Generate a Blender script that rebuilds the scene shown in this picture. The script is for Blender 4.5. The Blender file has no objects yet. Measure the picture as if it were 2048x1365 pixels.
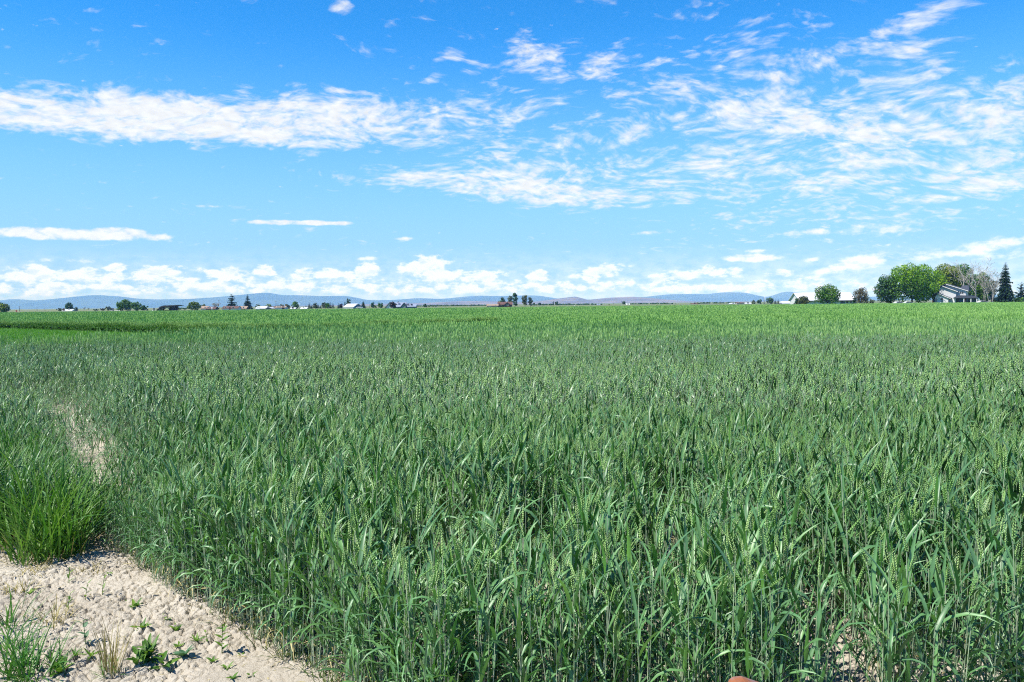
import bpy, math, random
import numpy as np
from mathutils import Vector, Matrix
R_ = math.radians

# ------------------------------------------------------------------ camera, sky, sun, exposure
scene = bpy.context.scene
COL = scene.collection
F_PX = 1593.0                                   # focal length in pixels of the 2048-wide photograph (28 mm on 36 mm)
CAM_H = 2.0
camd = bpy.data.cameras.new("camera")
camd.sensor_width = 36.0
camd.lens = 36.0 * F_PX / 2048.0
camd.clip_start = 0.05
camd.clip_end = 60000.0
cam = bpy.data.objects.new("camera", camd)
COL.objects.link(cam)
PITCH = -math.atan((682.5 - 608.5) / F_PX)      # looking slightly down
ROLL = -math.atan(21.0 / 2048.0)                # the horizon climbs a little to the right
cam.matrix_world = (Matrix.Translation((0, 0, CAM_H)) @ Matrix.Rotation(R_(90) + PITCH, 4, 'X')
                    @ Matrix.Rotation(ROLL, 4, 'Z'))
scene.camera = cam
CM = np.array(cam.matrix_world)[:3, :3]

def bearing(px, py):
    """world direction of a measured point of the photograph"""
    d = CM @ np.array([(px - 1024.0) / F_PX, -(py - 682.5) / F_PX, -1.0])
    return d / np.linalg.norm(d)
def at(px, py, D):
    d = bearing(px, py)
    return np.array([0, 0, CAM_H]) + d * (D / d[1])
def horizon_y(px):
    return 608.5 - (px - 1024.0) * 21.0 / 2048.0
def gx(px, D):
    return at(px, horizon_y(px), D)[0]
def ground(px, py):
    d = bearing(px, py)
    t = -CAM_H / d[2]
    return d[0] * t, d[1] * t

SUN_AZ, SUN_EL = R_(-118.0), R_(57.0)           # from straight ahead, clockwise; height
sun_vec = Vector((math.sin(SUN_AZ) * math.cos(SUN_EL), math.cos(SUN_AZ) * math.cos(SUN_EL), math.sin(SUN_EL)))
sd = bpy.data.lights.new("sun", 'SUN')
sd.energy = 5.0
sd.angle = R_(0.5)
sd.color = (1.0, 0.95, 0.87)
sun = bpy.data.objects.new("sun", sd)
COL.objects.link(sun)
sun.rotation_euler = (-sun_vec).to_track_quat('-Z', 'Y').to_euler()
sun.location = (0, 0, 50)

scene.view_settings.view_transform = 'Standard'
scene.view_settings.look = 'None'
scene.view_settings.exposure = 0.55
scene.view_settings.gamma = 1.0
SKY_STRENGTH = 0.10

cy = scene.cycles
cy.max_bounces = 6
cy.diffuse_bounces = 1
cy.glossy_bounces = 2
cy.transmission_bounces = 3
cy.transparent_max_bounces = 4
cy.volume_bounces = 1
cy.use_denoising = False
cy.filter_width = 1.15
cy.caustics_reflective = False
cy.caustics_refractive = False
cy.sample_clamp_indirect = 4.0

class NT:
    """small helper for wiring shader nodes"""
    def __init__(s, tree):
        s.t = tree; s.n = tree.nodes; s.l = tree.links
    def node(s, kind, **kw):
        n = s.n.new(kind)
        for k, v in kw.items():
            setattr(n, k, v)
        return n
    def put(s, sock, v):
        if hasattr(v, 'is_output'):
            s.l.new(v, sock)
        elif v is not None:
            sock.default_value = v
    def math(s, op, a, b=None, c=None, clamp=False):
        n = s.node('ShaderNodeMath', operation=op, use_clamp=clamp)
        s.put(n.inputs[0], a)
        if b is not None: s.put(n.inputs[1], b)
        if c is not None: s.put(n.inputs[2], c)
        return n.outputs[0]
    def smooth(s, v, lo, hi, a=0.0, b=1.0):
        n = s.node('ShaderNodeMapRange', interpolation_type='SMOOTHSTEP')
        s.put(n.inputs[0], v); s.put(n.inputs[1], lo); s.put(n.inputs[2], hi)
        n.inputs[3].default_value = a; n.inputs[4].default_value = b
        return n.outputs[0]
    def lin(s, v, lo, hi, a=0.0, b=1.0):
        n = s.node('ShaderNodeMapRange')
        s.put(n.inputs[0], v); s.put(n.inputs[1], lo); s.put(n.inputs[2], hi)
        n.inputs[3].default_value = a; n.inputs[4].default_value = b
        return n.outputs[0]
    def mix(s, f, a, b, blend='MIX'):
        n = s.node('ShaderNodeMix', data_type='RGBA', blend_type=blend)
        s.put(n.inputs[0], f); s.put(n.inputs[6], a); s.put(n.inputs[7], b)
        return n.outputs[2]
    def comb(s, x, y, z=0.0):
        n = s.node('ShaderNodeCombineXYZ')
        s.put(n.inputs[0], x); s.put(n.inputs[1], y); s.put(n.inputs[2], z)
        return n.outputs[0]
    def noise(s, vec, scale, detail=4.0, rough=0.5, dist=0.0, lac=2.0):
        n = s.node('ShaderNodeTexNoise')
        if vec is not None: s.l.new(vec, n.inputs['Vector'])
        n.inputs['Scale'].default_value = scale
        n.inputs['Detail'].default_value = detail
        n.inputs['Roughness'].default_value = rough
        n.inputs['Lacunarity'].default_value = lac
        n.inputs['Distortion'].default_value = dist
        return n.outputs['Fac']

# ---- the sky: Nishita sky with two decks of cloud laid out by azimuth and elevation
world = bpy.data.worlds.new("World")
scene.world = world
world.use_nodes = True
wt = NT(world.node_tree)
wt.n.clear()
sky = wt.node('ShaderNodeTexSky', sky_type='NISHITA')
sky.sun_disc = False
sky.sun_elevation = SUN_EL
sky.sun_rotation = SUN_AZ
sky.altitude = 1200
sky.air_density = 1.0
sky.dust_density = 0.3
sky.ozone_density = 1.6
tc = wt.node('ShaderNodeTexCoord')
sep = wt.node('ShaderNodeSeparateXYZ')
wt.l.new(tc.outputs['Generated'], sep.inputs[0])
dx, dy, dz = sep.outputs
az = wt.math('ARCTAN2', dx, dy)
el = wt.math('ARCSINE', dz)
ae = wt.comb(az, el)
# soft perspective deck for the high cloud
zz = wt.math('ADD', wt.math('MAXIMUM', dz, 0.0), 0.28)
deck = wt.comb(wt.math('DIVIDE', dx, zz), wt.math('DIVIDE', dy, zz))
def blob(prev, px, py, rx, ry, rot=0.0, w=1.0, soft=1.0):
    """an elliptical region of cloud cover: centre measured in the photograph, kept as azimuth / elevation"""
    d = bearing(px, py)
    a, e = math.atan2(d[0], d[1]), math.asin(d[2])
    m = wt.node('ShaderNodeMapping', vector_type='TEXTURE')
    # the tiny third coordinate only keeps the nodes evaluated one after the other
    wt.l.new(ae if prev is None else wt.comb(az, el, wt.math('MULTIPLY', prev, 1e-7)), m.inputs['Vector'])
    m.inputs['Location'].default_value = (a, e, 0)
    m.inputs['Rotation'].default_value = (0, 0, R_(rot))
    m.inputs['Scale'].default_value = (rx / F_PX, ry / F_PX, 1)
    ln = wt.node('ShaderNodeVectorMath', operation='LENGTH')
    wt.l.new(m.outputs[0], ln.inputs[0])
    v = wt.smooth(ln.outputs['Value'], 1.0 + 0.6 * soft, max(0.0, 1.0 - 0.9 * soft), 0.0, w)
    return v if prev is None else wt.math('MAXIMUM', prev, v)
def cover(blobs, first=None):
    out = first
    for b in blobs:
        out = blob(out, *b)
    return out
high = cover([
    # long bank on the left, ragged towards the middle
    (120, 232, 330, 34, -2, 1.12, .7), (420, 240, 330, 40, -3, 1.12, .7), (640, 232, 250, 48, 2, 1.0, .8),
    (640, 285, 120, 22, 4, .75), (880, 225, 140, 48, 6, .72), (1060, 225, 90, 42, 0, .6), (980, 280, 110, 22, -12, .6),
    (760, 300, 80, 9, 3, .5),
    # middle bank, slanting
    (860, 362, 130, 26, -8, .72), (1010, 370, 210, 40, -4, .9, .8), (1170, 395, 240, 27, -2, .85), (1090, 335, 120, 26, 0, .7),
    (1370, 398, 40, 16, 10, .75), (670, 352, 90, 12, -5, .45),
    # mackerel field on the right
    (1400, 190, 100, 42, -14, .72), (1560, 230, 260, 62, -10, .86), (1780, 240, 280, 72, 0, .82), (1960, 250, 220, 90, 0, .86),
    (1590, 140, 90, 42, 8, .72), (1270, 272, 50, 28, 0, .78), (1410, 330, 70, 18, 4, .7), (1540, 335, 80, 22, 6, .8),
    (1650, 360, 120, 30, 8, .95), (1740, 320, 160, 40, 6, .8), (1930, 340, 110, 30, 14, .8), (1990, 365, 90, 24, 6, .95),
    (1860, 400, 70, 12, 0, .72), (1790, 380, 70, 16, 6, .7), (1640, 405, 40, 16, 20, .6), (1500, 400, 50, 14, 20, .45),
    # thin rippled sheets joining them
    (1640, 280, 520, 160, -4, .66), (1130, 290, 260, 70, 6, .55), (930, 235, 280, 65, 4, .60), (1250, 370, 260, 50, 0, .5), (1760, 430, 300, 40, 0, .46), (1150, 130, 240, 50, 0, .42),
    # small flecks high up
    (1070, 118, 80, 44, -6, .74), (1100, 155, 50, 14, 4, .66), (1205, 130, 70, 42, 12, .68), (870, 155, 40, 14, 8, .6),
    (915, 108, 36, 18, 12, .52), (960, 130, 50, 20, 0, .5), (1360, 112, 70, 14, 4, .5), (1420, 22, 60, 24, 6, .62), (1500, 40, 50, 12, 8, .55),
    (1840, 40, 110, 26, 12, .76), (1950, 8, 60, 16, 8, .6), (1800, 98, 80, 22, 0, .62), (1640, 55, 40, 8, 6, .42), (1880, 122, 60, 18, 10, .48),
    (690, 12, 30, 14, 0, .62), (1150, 6, 70, 14, 0, .58), (110, 42, 34, 7, 4, .55), (205, 62, 20, 6, 4, .5),
])
warp = wt.node('ShaderNodeVectorMath', operation='ADD')
wt.l.new(deck, warp.inputs[0])
wn = wt.node('ShaderNodeTexNoise')
wt.l.new(deck, wn.inputs['Vector']); wn.inputs['Scale'].default_value = 2.5; wn.inputs['Detail'].default_value = 2.0
ws = wt.node('ShaderNodeVectorMath', operation='SCALE'); wt.l.new(wn.outputs['Color'], ws.inputs[0]); ws.inputs['Scale'].default_value = 0.25
wt.l.new(ws.outputs[0], warp.inputs[1])
dm = wt.node('ShaderNodeMapping'); wt.l.new(warp.outputs[0], dm.inputs['Vector'])
dm.inputs['Rotation'].default_value = (0, 0, R_(-24)); dm.inputs['Scale'].default_value = (1.0, 1.35, 1.0)
deck2 = dm.outputs[0]
n_big = wt.noise(deck2, 3.6, 3.0, 0.5, 0.0)
n_mid = wt.noise(deck2, 12.0, 6.0, 0.55, 0.25)
n_puff = wt.noise(deck2, 30.0, 4.0, 0.55, 0.3)
tex = wt.math('ADD', wt.math('MULTIPLY', wt.math('SUBTRACT', n_big, 0.5), 0.8),
              wt.math('ADD', wt.math('MULTIPLY', wt.math('SUBTRACT', n_mid, 0.5), 2.4), wt.math('MULTIPLY', wt.math('SUBTRACT', n_puff, 0.5), 1.9)))
amt = wt.math('ADD', wt.math('MULTIPLY', high, 1.25), tex)
a_high = wt.smooth(amt, 0.32, 1.55)
# low flat clouds and the cumulus above the hills
flat = cover([
    (140, 469, 150, 12, 0, 1.0, .6), (230, 466, 60, 11, 0, 1.0, .6), (322, 475, 24, 8, 0, .9), (600, 446, 132, 6, 0, 1.0, .7), (815, 478, 32, 5, 0, .75),
    (415, 413, 26, 4, 0, .6), (130, 522, 110, 5, 0, .5), (730, 518, 36, 5, 0, .8), (1620, 466, 80, 9, 2, .8), (1770, 455, 90, 24, 0, .62), (1300, 466, 60, 6, 2, .62), (1830, 460, 60, 8, 0, .6),
    (1500, 516, 66, 9, 0, 1.0, .6), (1512, 502, 22, 5, 0, .8), (1625, 520, 18, 6, 0, .8), (1720, 526, 60, 16, 10, 1.0, .7), (1660, 540, 40, 10, 10, .9),
    (1980, 492, 80, 14, 8, .9, .8), (1900, 508, 130, 12, 4, .8), (2010, 512, 60, 10, 0, .7), (1776, 490, 8, 4, 0, .7),
], wt.math('MULTIPLY', a_high, 1e-6))
cum = cover([
    (60, 552, 60, 20, 6, .95), (150, 552, 70, 16, 0, .9), (235, 538, 26, 13, 6, .95), (320, 545, 60, 13, 4, .9), (450, 548, 60, 13, 0, .9), (530, 542, 36, 14, 0, .9),
    (640, 548, 60, 14, 4, .9), (725, 545, 44, 20, 10, 1.0), (850, 530, 60, 20, 10, 1.0), (880, 550, 80, 20, 0, .95), (960, 555, 60, 16, 4, .9), (1080, 552, 42, 14, 4, .95),
    (1200, 545, 60, 16, 8, 1.0), (1350, 556, 70, 14, 8, .95), (1440, 545, 60, 14, 0, .8), (1570, 548, 40, 10, 0, .7), (1600, 560, 60, 10, 0, .6),
    (0, 575, 400, 20, 0, .7), (500, 572, 500, 18, 0, .72), (1000, 575, 500, 17, 0, .72), (1480, 575, 340, 16, 0, .66), (300, 560, 400, 16, 0, .66), (1900, 575, 300, 14, 0, .5),
], wt.math('MULTIPLY', flat, 1e-6))
low_uv = wt.comb(wt.math('MULTIPLY', az, 1.0), wt.math('MULTIPLY', el, 2.0))
n_low = wt.noise(low_uv, 48.0, 7.0, 0.60, 0.0)
up_uv = wt.comb(az, wt.math('ADD', wt.math('MULTIPLY', el, 2.0), 0.010))
n_up = wt.noise(up_uv, 48.0, 7.0, 0.60, 0.0)
a_flat = wt.smooth(wt.math('ADD', flat, wt.math('MULTIPLY', wt.math('SUBTRACT', n_low, 0.5), 2.0)), 0.35, 1.05)
a_cum = wt.smooth(wt.math('ADD', cum, wt.math('MULTIPLY', wt.math('SUBTRACT', n_low, 0.5), 2.4)), 0.40, 0.78)
alpha = wt.math('MAXIMUM', wt.math('MULTIPLY', a_high, 0.93), wt.math('MAXIMUM', wt.math('MULTIPLY', a_flat, 0.95), wt.math('MULTIPLY', a_cum, 0.92)))
lowness = wt.smooth(el, 0.11, 0.03)
alpha = wt.math('MULTIPLY', alpha, wt.smooth(el, -0.01, 0.004))
hsv = wt.node('ShaderNodeHueSaturation')
hsv.inputs['Hue'].default_value = 0.488
hsv.inputs['Saturation'].default_value = 1.42
hsv.inputs['Value'].default_value = 1.22
wt.l.new(sky.outputs[0], hsv.inputs['Color'])
skyc = wt.mix(1.0, hsv.outputs[0], (0.58, 1.0, 1.34, 1), 'MULTIPLY')
# the air low over the plain is pale blue rather than yellow
skyc = wt.mix(wt.smooth(el, 0.34, -0.02, 0.0, 1.0), skyc, (2.35, 4.35, 7.0, 1))
# overhead, out of view, the sky is darkened to weaken the ambient light
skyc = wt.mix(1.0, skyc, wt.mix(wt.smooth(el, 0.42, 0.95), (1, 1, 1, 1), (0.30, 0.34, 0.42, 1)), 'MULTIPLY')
veil = wt.math('MULTIPLY', wt.smooth(el, 0.078, 0.012), wt.lin(n_low, 0.34, 0.6, 0.15, 0.85), None, True)
skyc = wt.mix(veil, skyc, (5.8, 7.0, 8.4, 1))
# clouds: sunlit white, slightly greyer where thin / at their bases
shade = wt.noise(low_uv, 70.0, 4.0, 0.5, 0.0)
cl_b = wt.lin(shade, 0.35, 0.65, 0.88, 1.02)
# sunlit tops and shaded undersides of the low cumulus, painted into their colour
under_ = wt.math('MULTIPLY', wt.smooth(wt.math('SUBTRACT', n_up, n_low), -0.04, 0.14), 0.55)
cloudc = wt.node('ShaderNodeVectorMath', operation='SCALE')
cloudc.inputs[0].default_value = (7.0, 7.1, 7.2)
wt.l.new(cl_b, cloudc.inputs['Scale'])
cl_low = wt.mix(under_, (7.3, 7.9, 9.4, 1), (4.6, 5.7, 7.6, 1))
cl_col = wt.mix(lowness, cloudc.outputs[0], cl_low)
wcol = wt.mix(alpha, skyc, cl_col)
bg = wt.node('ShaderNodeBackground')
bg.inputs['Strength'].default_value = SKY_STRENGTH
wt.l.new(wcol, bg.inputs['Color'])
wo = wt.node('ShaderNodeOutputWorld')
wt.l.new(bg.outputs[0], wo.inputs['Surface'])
world.cycles.sampling_method = 'NONE'

# ------------------------------------------------------------------ materials
MATS = {}
def principled(name, rough=0.6, spec=0.4):
    m = bpy.data.materials.new(name)
    m.use_nodes = True
    t = NT(m.node_tree)
    p = t.n['Principled BSDF']
    p.inputs['Roughness'].default_value = rough
    p.inputs['Specular IOR Level'].default_value = spec
    MATS[name] = m
    return m, t, p
def plain(name, col, rough=0.6, spec=0.35, var=0.18, scale=3.0, metal=0.0):
    """a painted / weathered surface: one colour with mild blotches"""
    m, t, p = principled(name, rough, spec)
    g = t.node('ShaderNodeTexCoord')
    n = t.noise(g.outputs['Object'], scale, 5.0, 0.6)
    c2 = tuple(max(0.0, c * (1.0 - var)) for c in col) + (1,)
    c1 = tuple(min(1.0, c * (1.0 + var)) for c in col) + (1,)
    t.put(p.inputs['Base Color'], t.mix(n, c2, c1))
    p.inputs['Metallic'].default_value = metal
    return m
def striped(name, col, axis, period, depth=0.35, rough=0.5, var=0.12):
    """boards, shingle courses or ribbed metal"""
    m, t, p = principled(name, rough, 0.4)
    g = t.node('ShaderNodeTexCoord')
    w = t.node('ShaderNodeTexWave', wave_type='BANDS', bands_direction=axis, wave_profile='SAW')
    t.l.new(g.outputs['Object'], w.inputs['Vector'])
    w.inputs['Scale'].default_value = 1.0 / period * 0.31831 * 3.14159 / 2
    w.inputs['Distortion'].default_value = 0.0
    n = t.noise(g.outputs['Object'], 2.0, 4.0, 0.6)
    c2 = tuple(c * (1.0 - var) for c in col) + (1,)
    c1 = tuple(min(1, c * (1.0 + var)) for c in col) + (1,)
    t.put(p.inputs['Base Color'], t.mix(n, c2, c1))
    b = t.node('ShaderNodeBump')
    b.inputs['Strength'].default_value = depth
    b.inputs['Distance'].default_value = 0.05
    t.l.new(w.outputs['Fac'], b.inputs['Height'])
    t.l.new(b.outputs[0], p.inputs['Normal'])
    return m
def foliage(name, dark, mid, lite, rough=0.5, spec=0.35, trans=0.28, under=None, attr='tone'):
    """leaves: each leaf has its own tone; light passes through them"""
    m = bpy.data.materials.new(name)
    m.use_nodes = True
    t = NT(m.node_tree)
    p = t.n['Principled BSDF']
    out = t.n['Material Output']
    a = t.node('ShaderNodeAttribute', attribute_name=attr)
    r = t.node('ShaderNodeValToRGB')
    e = r.color_ramp.elements
    e[0].position = 0.0; e[0].color = dark + (1,)
    e[1].position = 1.0; e[1].color = lite + (1,)
    k = e.new(0.5); k.color = mid + (1,)
    t.l.new(a.outputs['Fac'], r.inputs[0])
    col = r.outputs[0]
    if under is not None:
        g = t.node('ShaderNodeNewGeometry')
        col = t.mix(t.math('MULTIPLY', g.outputs['Backfacing'], 0.65), col, under + (1,))
    t.put(p.inputs['Base Color'], col)
    p.inputs['Roughness'].default_value = rough
    p.inputs['Specular IOR Level'].default_value = spec
    tr = t.node('ShaderNodeBsdfTranslucent')
    t.put(tr.inputs['Color'], t.mix(1.0, col, (1.15, 1.25, 0.55, 1), 'MULTIPLY'))
    mx = t.node('ShaderNodeMixShader')
    mx.inputs[0].default_value = trans
    t.l.new(p.outputs[0], mx.inputs[1]); t.l.new(tr.outputs[0], mx.inputs[2])
    t.l.new(mx.outputs[0], out.inputs['Surface'])
    MATS[name] = m
    return m

# wheat
foliage('wheat_leaf', (0.009, 0.054, 0.012), (0.046, 0.185, 0.034), (0.17, 0.39, 0.070), 0.42, 0.55, 0.13, under=(0.125, 0.26, 0.115))
foliage('wheat_stem', (0.19, 0.28, 0.15), (0.32, 0.43, 0.25), (0.46, 0.54, 0.37), 0.5, 0.35, 0.04)
foliage('wheat_head', (0.14, 0.30, 0.065), (0.22, 0.41, 0.11), (0.37, 0.54, 0.20), 0.55, 0.3, 0.08)
foliage('wheat_far', (0.028, 0.115, 0.016), (0.074, 0.225, 0.036), (0.16, 0.345, 0.062), 0.55, 0.3, 0.18)
foliage('wheat_far_head', (0.14, 0.32, 0.06), (0.23, 0.44, 0.10), (0.36, 0.56, 0.17), 0.6, 0.25, 0.08)
foliage('grass_blade', (0.018, 0.085, 0.010), (0.055, 0.19, 0.022), (0.16, 0.32, 0.050), 0.45, 0.4, 0.28)
foliage('strip_grass', (0.030, 0.14, 0.010), (0.062, 0.235, 0.018), (0.12, 0.33, 0.030), 0.5, 0.3, 0.3)
foliage('edge_blade', (0.030, 0.075, 0.016), (0.075, 0.14, 0.030), (0.24, 0.24, 0.075), 0.5, 0.35, 0.22)
foliage('dry_blade', (0.20, 0.17, 0.06), (0.34, 0.29, 0.11), (0.50, 0.43, 0.21), 0.6, 0.25, 0.12)
foliage('weed_leaf', (0.035, 0.105, 0.016), (0.095, 0.215, 0.028), (0.21, 0.34, 0.050), 0.5, 0.35, 0.28)
foliage('weed_leaf_blue', (0.035, 0.10, 0.050), (0.070, 0.17, 0.085), (0.13, 0.25, 0.12), 0.5, 0.35, 0.22)
# trees
foliage('leaf_bright', (0.040, 0.120, 0.008), (0.125, 0.275, 0.012), (0.28, 0.46, 0.020), 0.5, 0.3, 0.3)
foliage('leaf_green', (0.028, 0.092, 0.012), (0.064, 0.165, 0.020), (0.13, 0.26, 0.034), 0.5, 0.3, 0.28)
foliage('leaf_dark', (0.012, 0.050, 0.012), (0.030, 0.092, 0.020), (0.062, 0.15, 0.034), 0.5, 0.3, 0.2)
foliage('leaf_yellow', (0.075, 0.125, 0.012), (0.135, 0.20, 0.020), (0.22, 0.28, 0.040), 0.5, 0.3, 0.3)
foliage('leaf_olive', (0.045, 0.070, 0.018), (0.085, 0.105, 0.030), (0.13, 0.15, 0.050), 0.55, 0.3, 0.25)
foliage('leaf_maroon', (0.010, 0.006, 0.010), (0.026, 0.013, 0.020), (0.055, 0.028, 0.036), 0.5, 0.3, 0.15)
foliage('leaf_rust', (0.065, 0.060, 0.030), (0.115, 0.095, 0.050), (0.17, 0.14, 0.075), 0.6, 0.25, 0.2)
foliage('leaf_grey', (0.055, 0.085, 0.050), (0.095, 0.13, 0.075), (0.15, 0.19, 0.11), 0.6, 0.25, 0.2)
foliage('needle', (0.008, 0.030, 0.014), (0.018, 0.052, 0.026), (0.045, 0.095, 0.055), 0.55, 0.3, 0.1)
foliage('needle_blue', (0.018, 0.045, 0.036), (0.035, 0.075, 0.060), (0.065, 0.12, 0.095), 0.55, 0.3, 0.1)
plain('bark', (0.085, 0.062, 0.045), 0.9, 0.2, 0.4, 4.0)
plain('pale_bark', (0.40, 0.375, 0.345), 0.85, 0.2, 0.25, 3.0)
plain('grey_twig', (0.26, 0.23, 0.21), 0.9, 0.2, 0.3, 3.0)
# buildings
striped('white_siding', (0.66, 0.645, 0.63), 'Z', 0.22, 0.3)
plain('white_trim', (0.80, 0.79, 0.77), 0.5)
plain('white_metal', (0.62, 0.64, 0.66), 0.4, 0.5, 0.05)
striped('white_ribbed', (0.64, 0.66, 0.69), 'X', 0.45, 0.3, 0.4, 0.05)
plain('cream_wall', (0.60, 0.53, 0.42), 0.7)
plain('tan_wall', (0.42, 0.31, 0.20), 0.8)
plain('brown_wall', (0.075, 0.042, 0.032), 0.8)
plain('grey_wall', (0.10, 0.11, 0.13), 0.7)
plain('teal_wall', (0.13, 0.19, 0.22), 0.7)
striped('blue_siding', (0.025, 0.15, 0.36), 'X', 0.5, 0.3, 0.5, 0.1)
plain('slate_shingle', (0.060, 0.070, 0.095), 0.8, 0.3, 0.25, 5.0)
plain('blue_roof', (0.27, 0.31, 0.42), 0.45, 0.5, 0.08)
plain('brown_shingle', (0.13, 0.070, 0.060), 0.85, 0.3, 0.25, 4.0)
plain('tan_shingle', (0.33, 0.24, 0.18), 0.85, 0.3, 0.2, 4.0)
plain('dark_iron', (0.035, 0.028, 0.030), 0.6, 0.4, 0.3)
plain('old_timber', (0.045, 0.026, 0.022), 0.9, 0.2, 0.4)
plain('straw', (0.62, 0.50, 0.30), 0.9, 0.15, 0.3, 6.0)
plain('blue_door', (0.02, 0.10, 0.25), 0.4)
plain('orange_paint', (0.62, 0.17, 0.05), 0.5, 0.4, 0.15)
plain('brick_red', (0.30, 0.07, 0.05), 0.8)
plain('pole_wood', (0.12, 0.10, 0.085), 0.9, 0.2, 0.3)
plain('silver', (0.55, 0.56, 0.57), 0.35, 0.6, 0.05)
plain('tyre', (0.02, 0.02, 0.02), 0.8)
gm, gt, gp = principled('window_glass', 0.08, 0.8)
gp.inputs['Base Color'].default_value = (0.02, 0.03, 0.045, 1)

# pale cracked soil
sm, st_, sp_ = principled('soil', 0.95, 0.15)
g = st_.node('ShaderNodeNewGeometry')
pos = g.outputs['Position']
n1 = st_.noise(pos, 1.1, 4.0, 0.6)
n2 = st_.noise(pos, 22.0, 6.0, 0.65)
n3 = st_.noise(pos, 140.0, 3.0, 0.6)
c = st_.mix(st_.smooth(n1, 0.35, 0.7), (0.46, 0.415, 0.335, 1), (0.575, 0.53, 0.44, 1))
c = st_.mix(st_.smooth(n2, 0.55, 0.75), c, (0.41, 0.355, 0.275, 1))
c = st_.mix(st_.math('MULTIPLY', st_.smooth(n3, 0.5, 0.7), 0.35), c, (0.62, 0.56, 0.455, 1))
# beyond the wheat the plain turns to dry grass and crops
sxyz = st_.node('ShaderNodeSeparateXYZ')
st_.l.new(pos, sxyz.inputs[0])
far = st_.smooth(sxyz.outputs[1], 60.0, 300.0)
nf = st_.node('ShaderNodeMapping'); st_.l.new(pos, nf.inputs[0]); nf.inputs['Scale'].default_value = (0.0012, 0.004, 1)
nff = st_.noise(nf.outputs[0], 1.0, 4.0, 0.6)
plaincol = st_.mix(st_.smooth(nff, 0.4, 0.62), (0.20, 0.20, 0.12, 1), (0.10, 0.17, 0.06, 1))
plaincol = st_.mix(st_.smooth(sxyz.outputs[1], 700.0, 420.0), plaincol, (0.075, 0.17, 0.040, 1))
c = st_.mix(far, c, plaincol)
st_.put(sp_.inputs['Base Color'], c)
bmp = st_.node('ShaderNodeBump'); bmp.inputs['Strength'].default_value = 0.8; bmp.inputs['Distance'].default_value = 0.02
st_.l.new(st_.noise(pos, 60.0, 6.0, 0.7), bmp.inputs['Height'])
st_.l.new(bmp.outputs[0], sp_.inputs['Normal'])

# hills
def hill_mat(name, a, b, sc):
    m, t, p = principled(name, 0.95, 0.05)
    g = t.node('ShaderNodeNewGeometry')
    n = t.noise(g.outputs['Position'], sc, 6.0, 0.6)
    t.put(p.inputs['Base Color'], t.mix(t.smooth(n, 0.38, 0.64), a + (1,), b + (1,)))
hill_mat('mountain_forest', (0.006, 0.020, 0.026), (0.035, 0.055, 0.055), 0.0012)
hill_mat('dry_hill', (0.10, 0.085, 0.095), (0.21, 0.17, 0.17), 0.003)

# ------------------------------------------------------------------ mesh helpers
def link(o, parent=None):
    COL.objects.link(o)
    if parent is not None:
        o.parent = parent
    return o
def np_mesh(name, V, tris, mats, midx=None, tone=None, parent=None, quads=None, smooth=False):
    """ONE mesh object from numpy arrays (tris and / or quads)"""
    V = np.ascontiguousarray(V, np.float32)
    me = bpy.data.meshes.new(name)
    nt = 0 if tris is None else len(tris)
    nq = 0 if quads is None else len(quads)
    me.vertices.add(len(V)); me.vertices.foreach_set('co', V.ravel())
    me.loops.add(nt * 3 + nq * 4); me.polygons.add(nt + nq)
    li = []
    if nt: li.append(np.asarray(tris, np.int32).ravel())
    if nq: li.append(np.asarray(quads, np.int32).ravel())
    me.loops.foreach_set('vertex_index', np.concatenate(li))
    me.polygons.foreach_set('loop_start', np.concatenate([np.arange(nt) * 3, nt * 3 + np.arange(nq) * 4]).astype(np.int32))
    if midx is not None:
        me.polygons.foreach_set('material_index', np.asarray(midx, np.int32))
    if smooth:
        me.polygons.foreach_set('use_smooth', np.ones(nt + nq, bool))
    me.update(calc_edges=True)
    if tone is not None:
        a = me.attributes.new('tone', 'FLOAT', 'POINT')
        a.data.foreach_set('value', np.asarray(tone, np.float32))
    for m in (mats if isinstance(mats, (list, tuple)) else [mats]):
        me.materials.append(MATS[m])
    return link(bpy.data.objects.new(name, me), parent)

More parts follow.
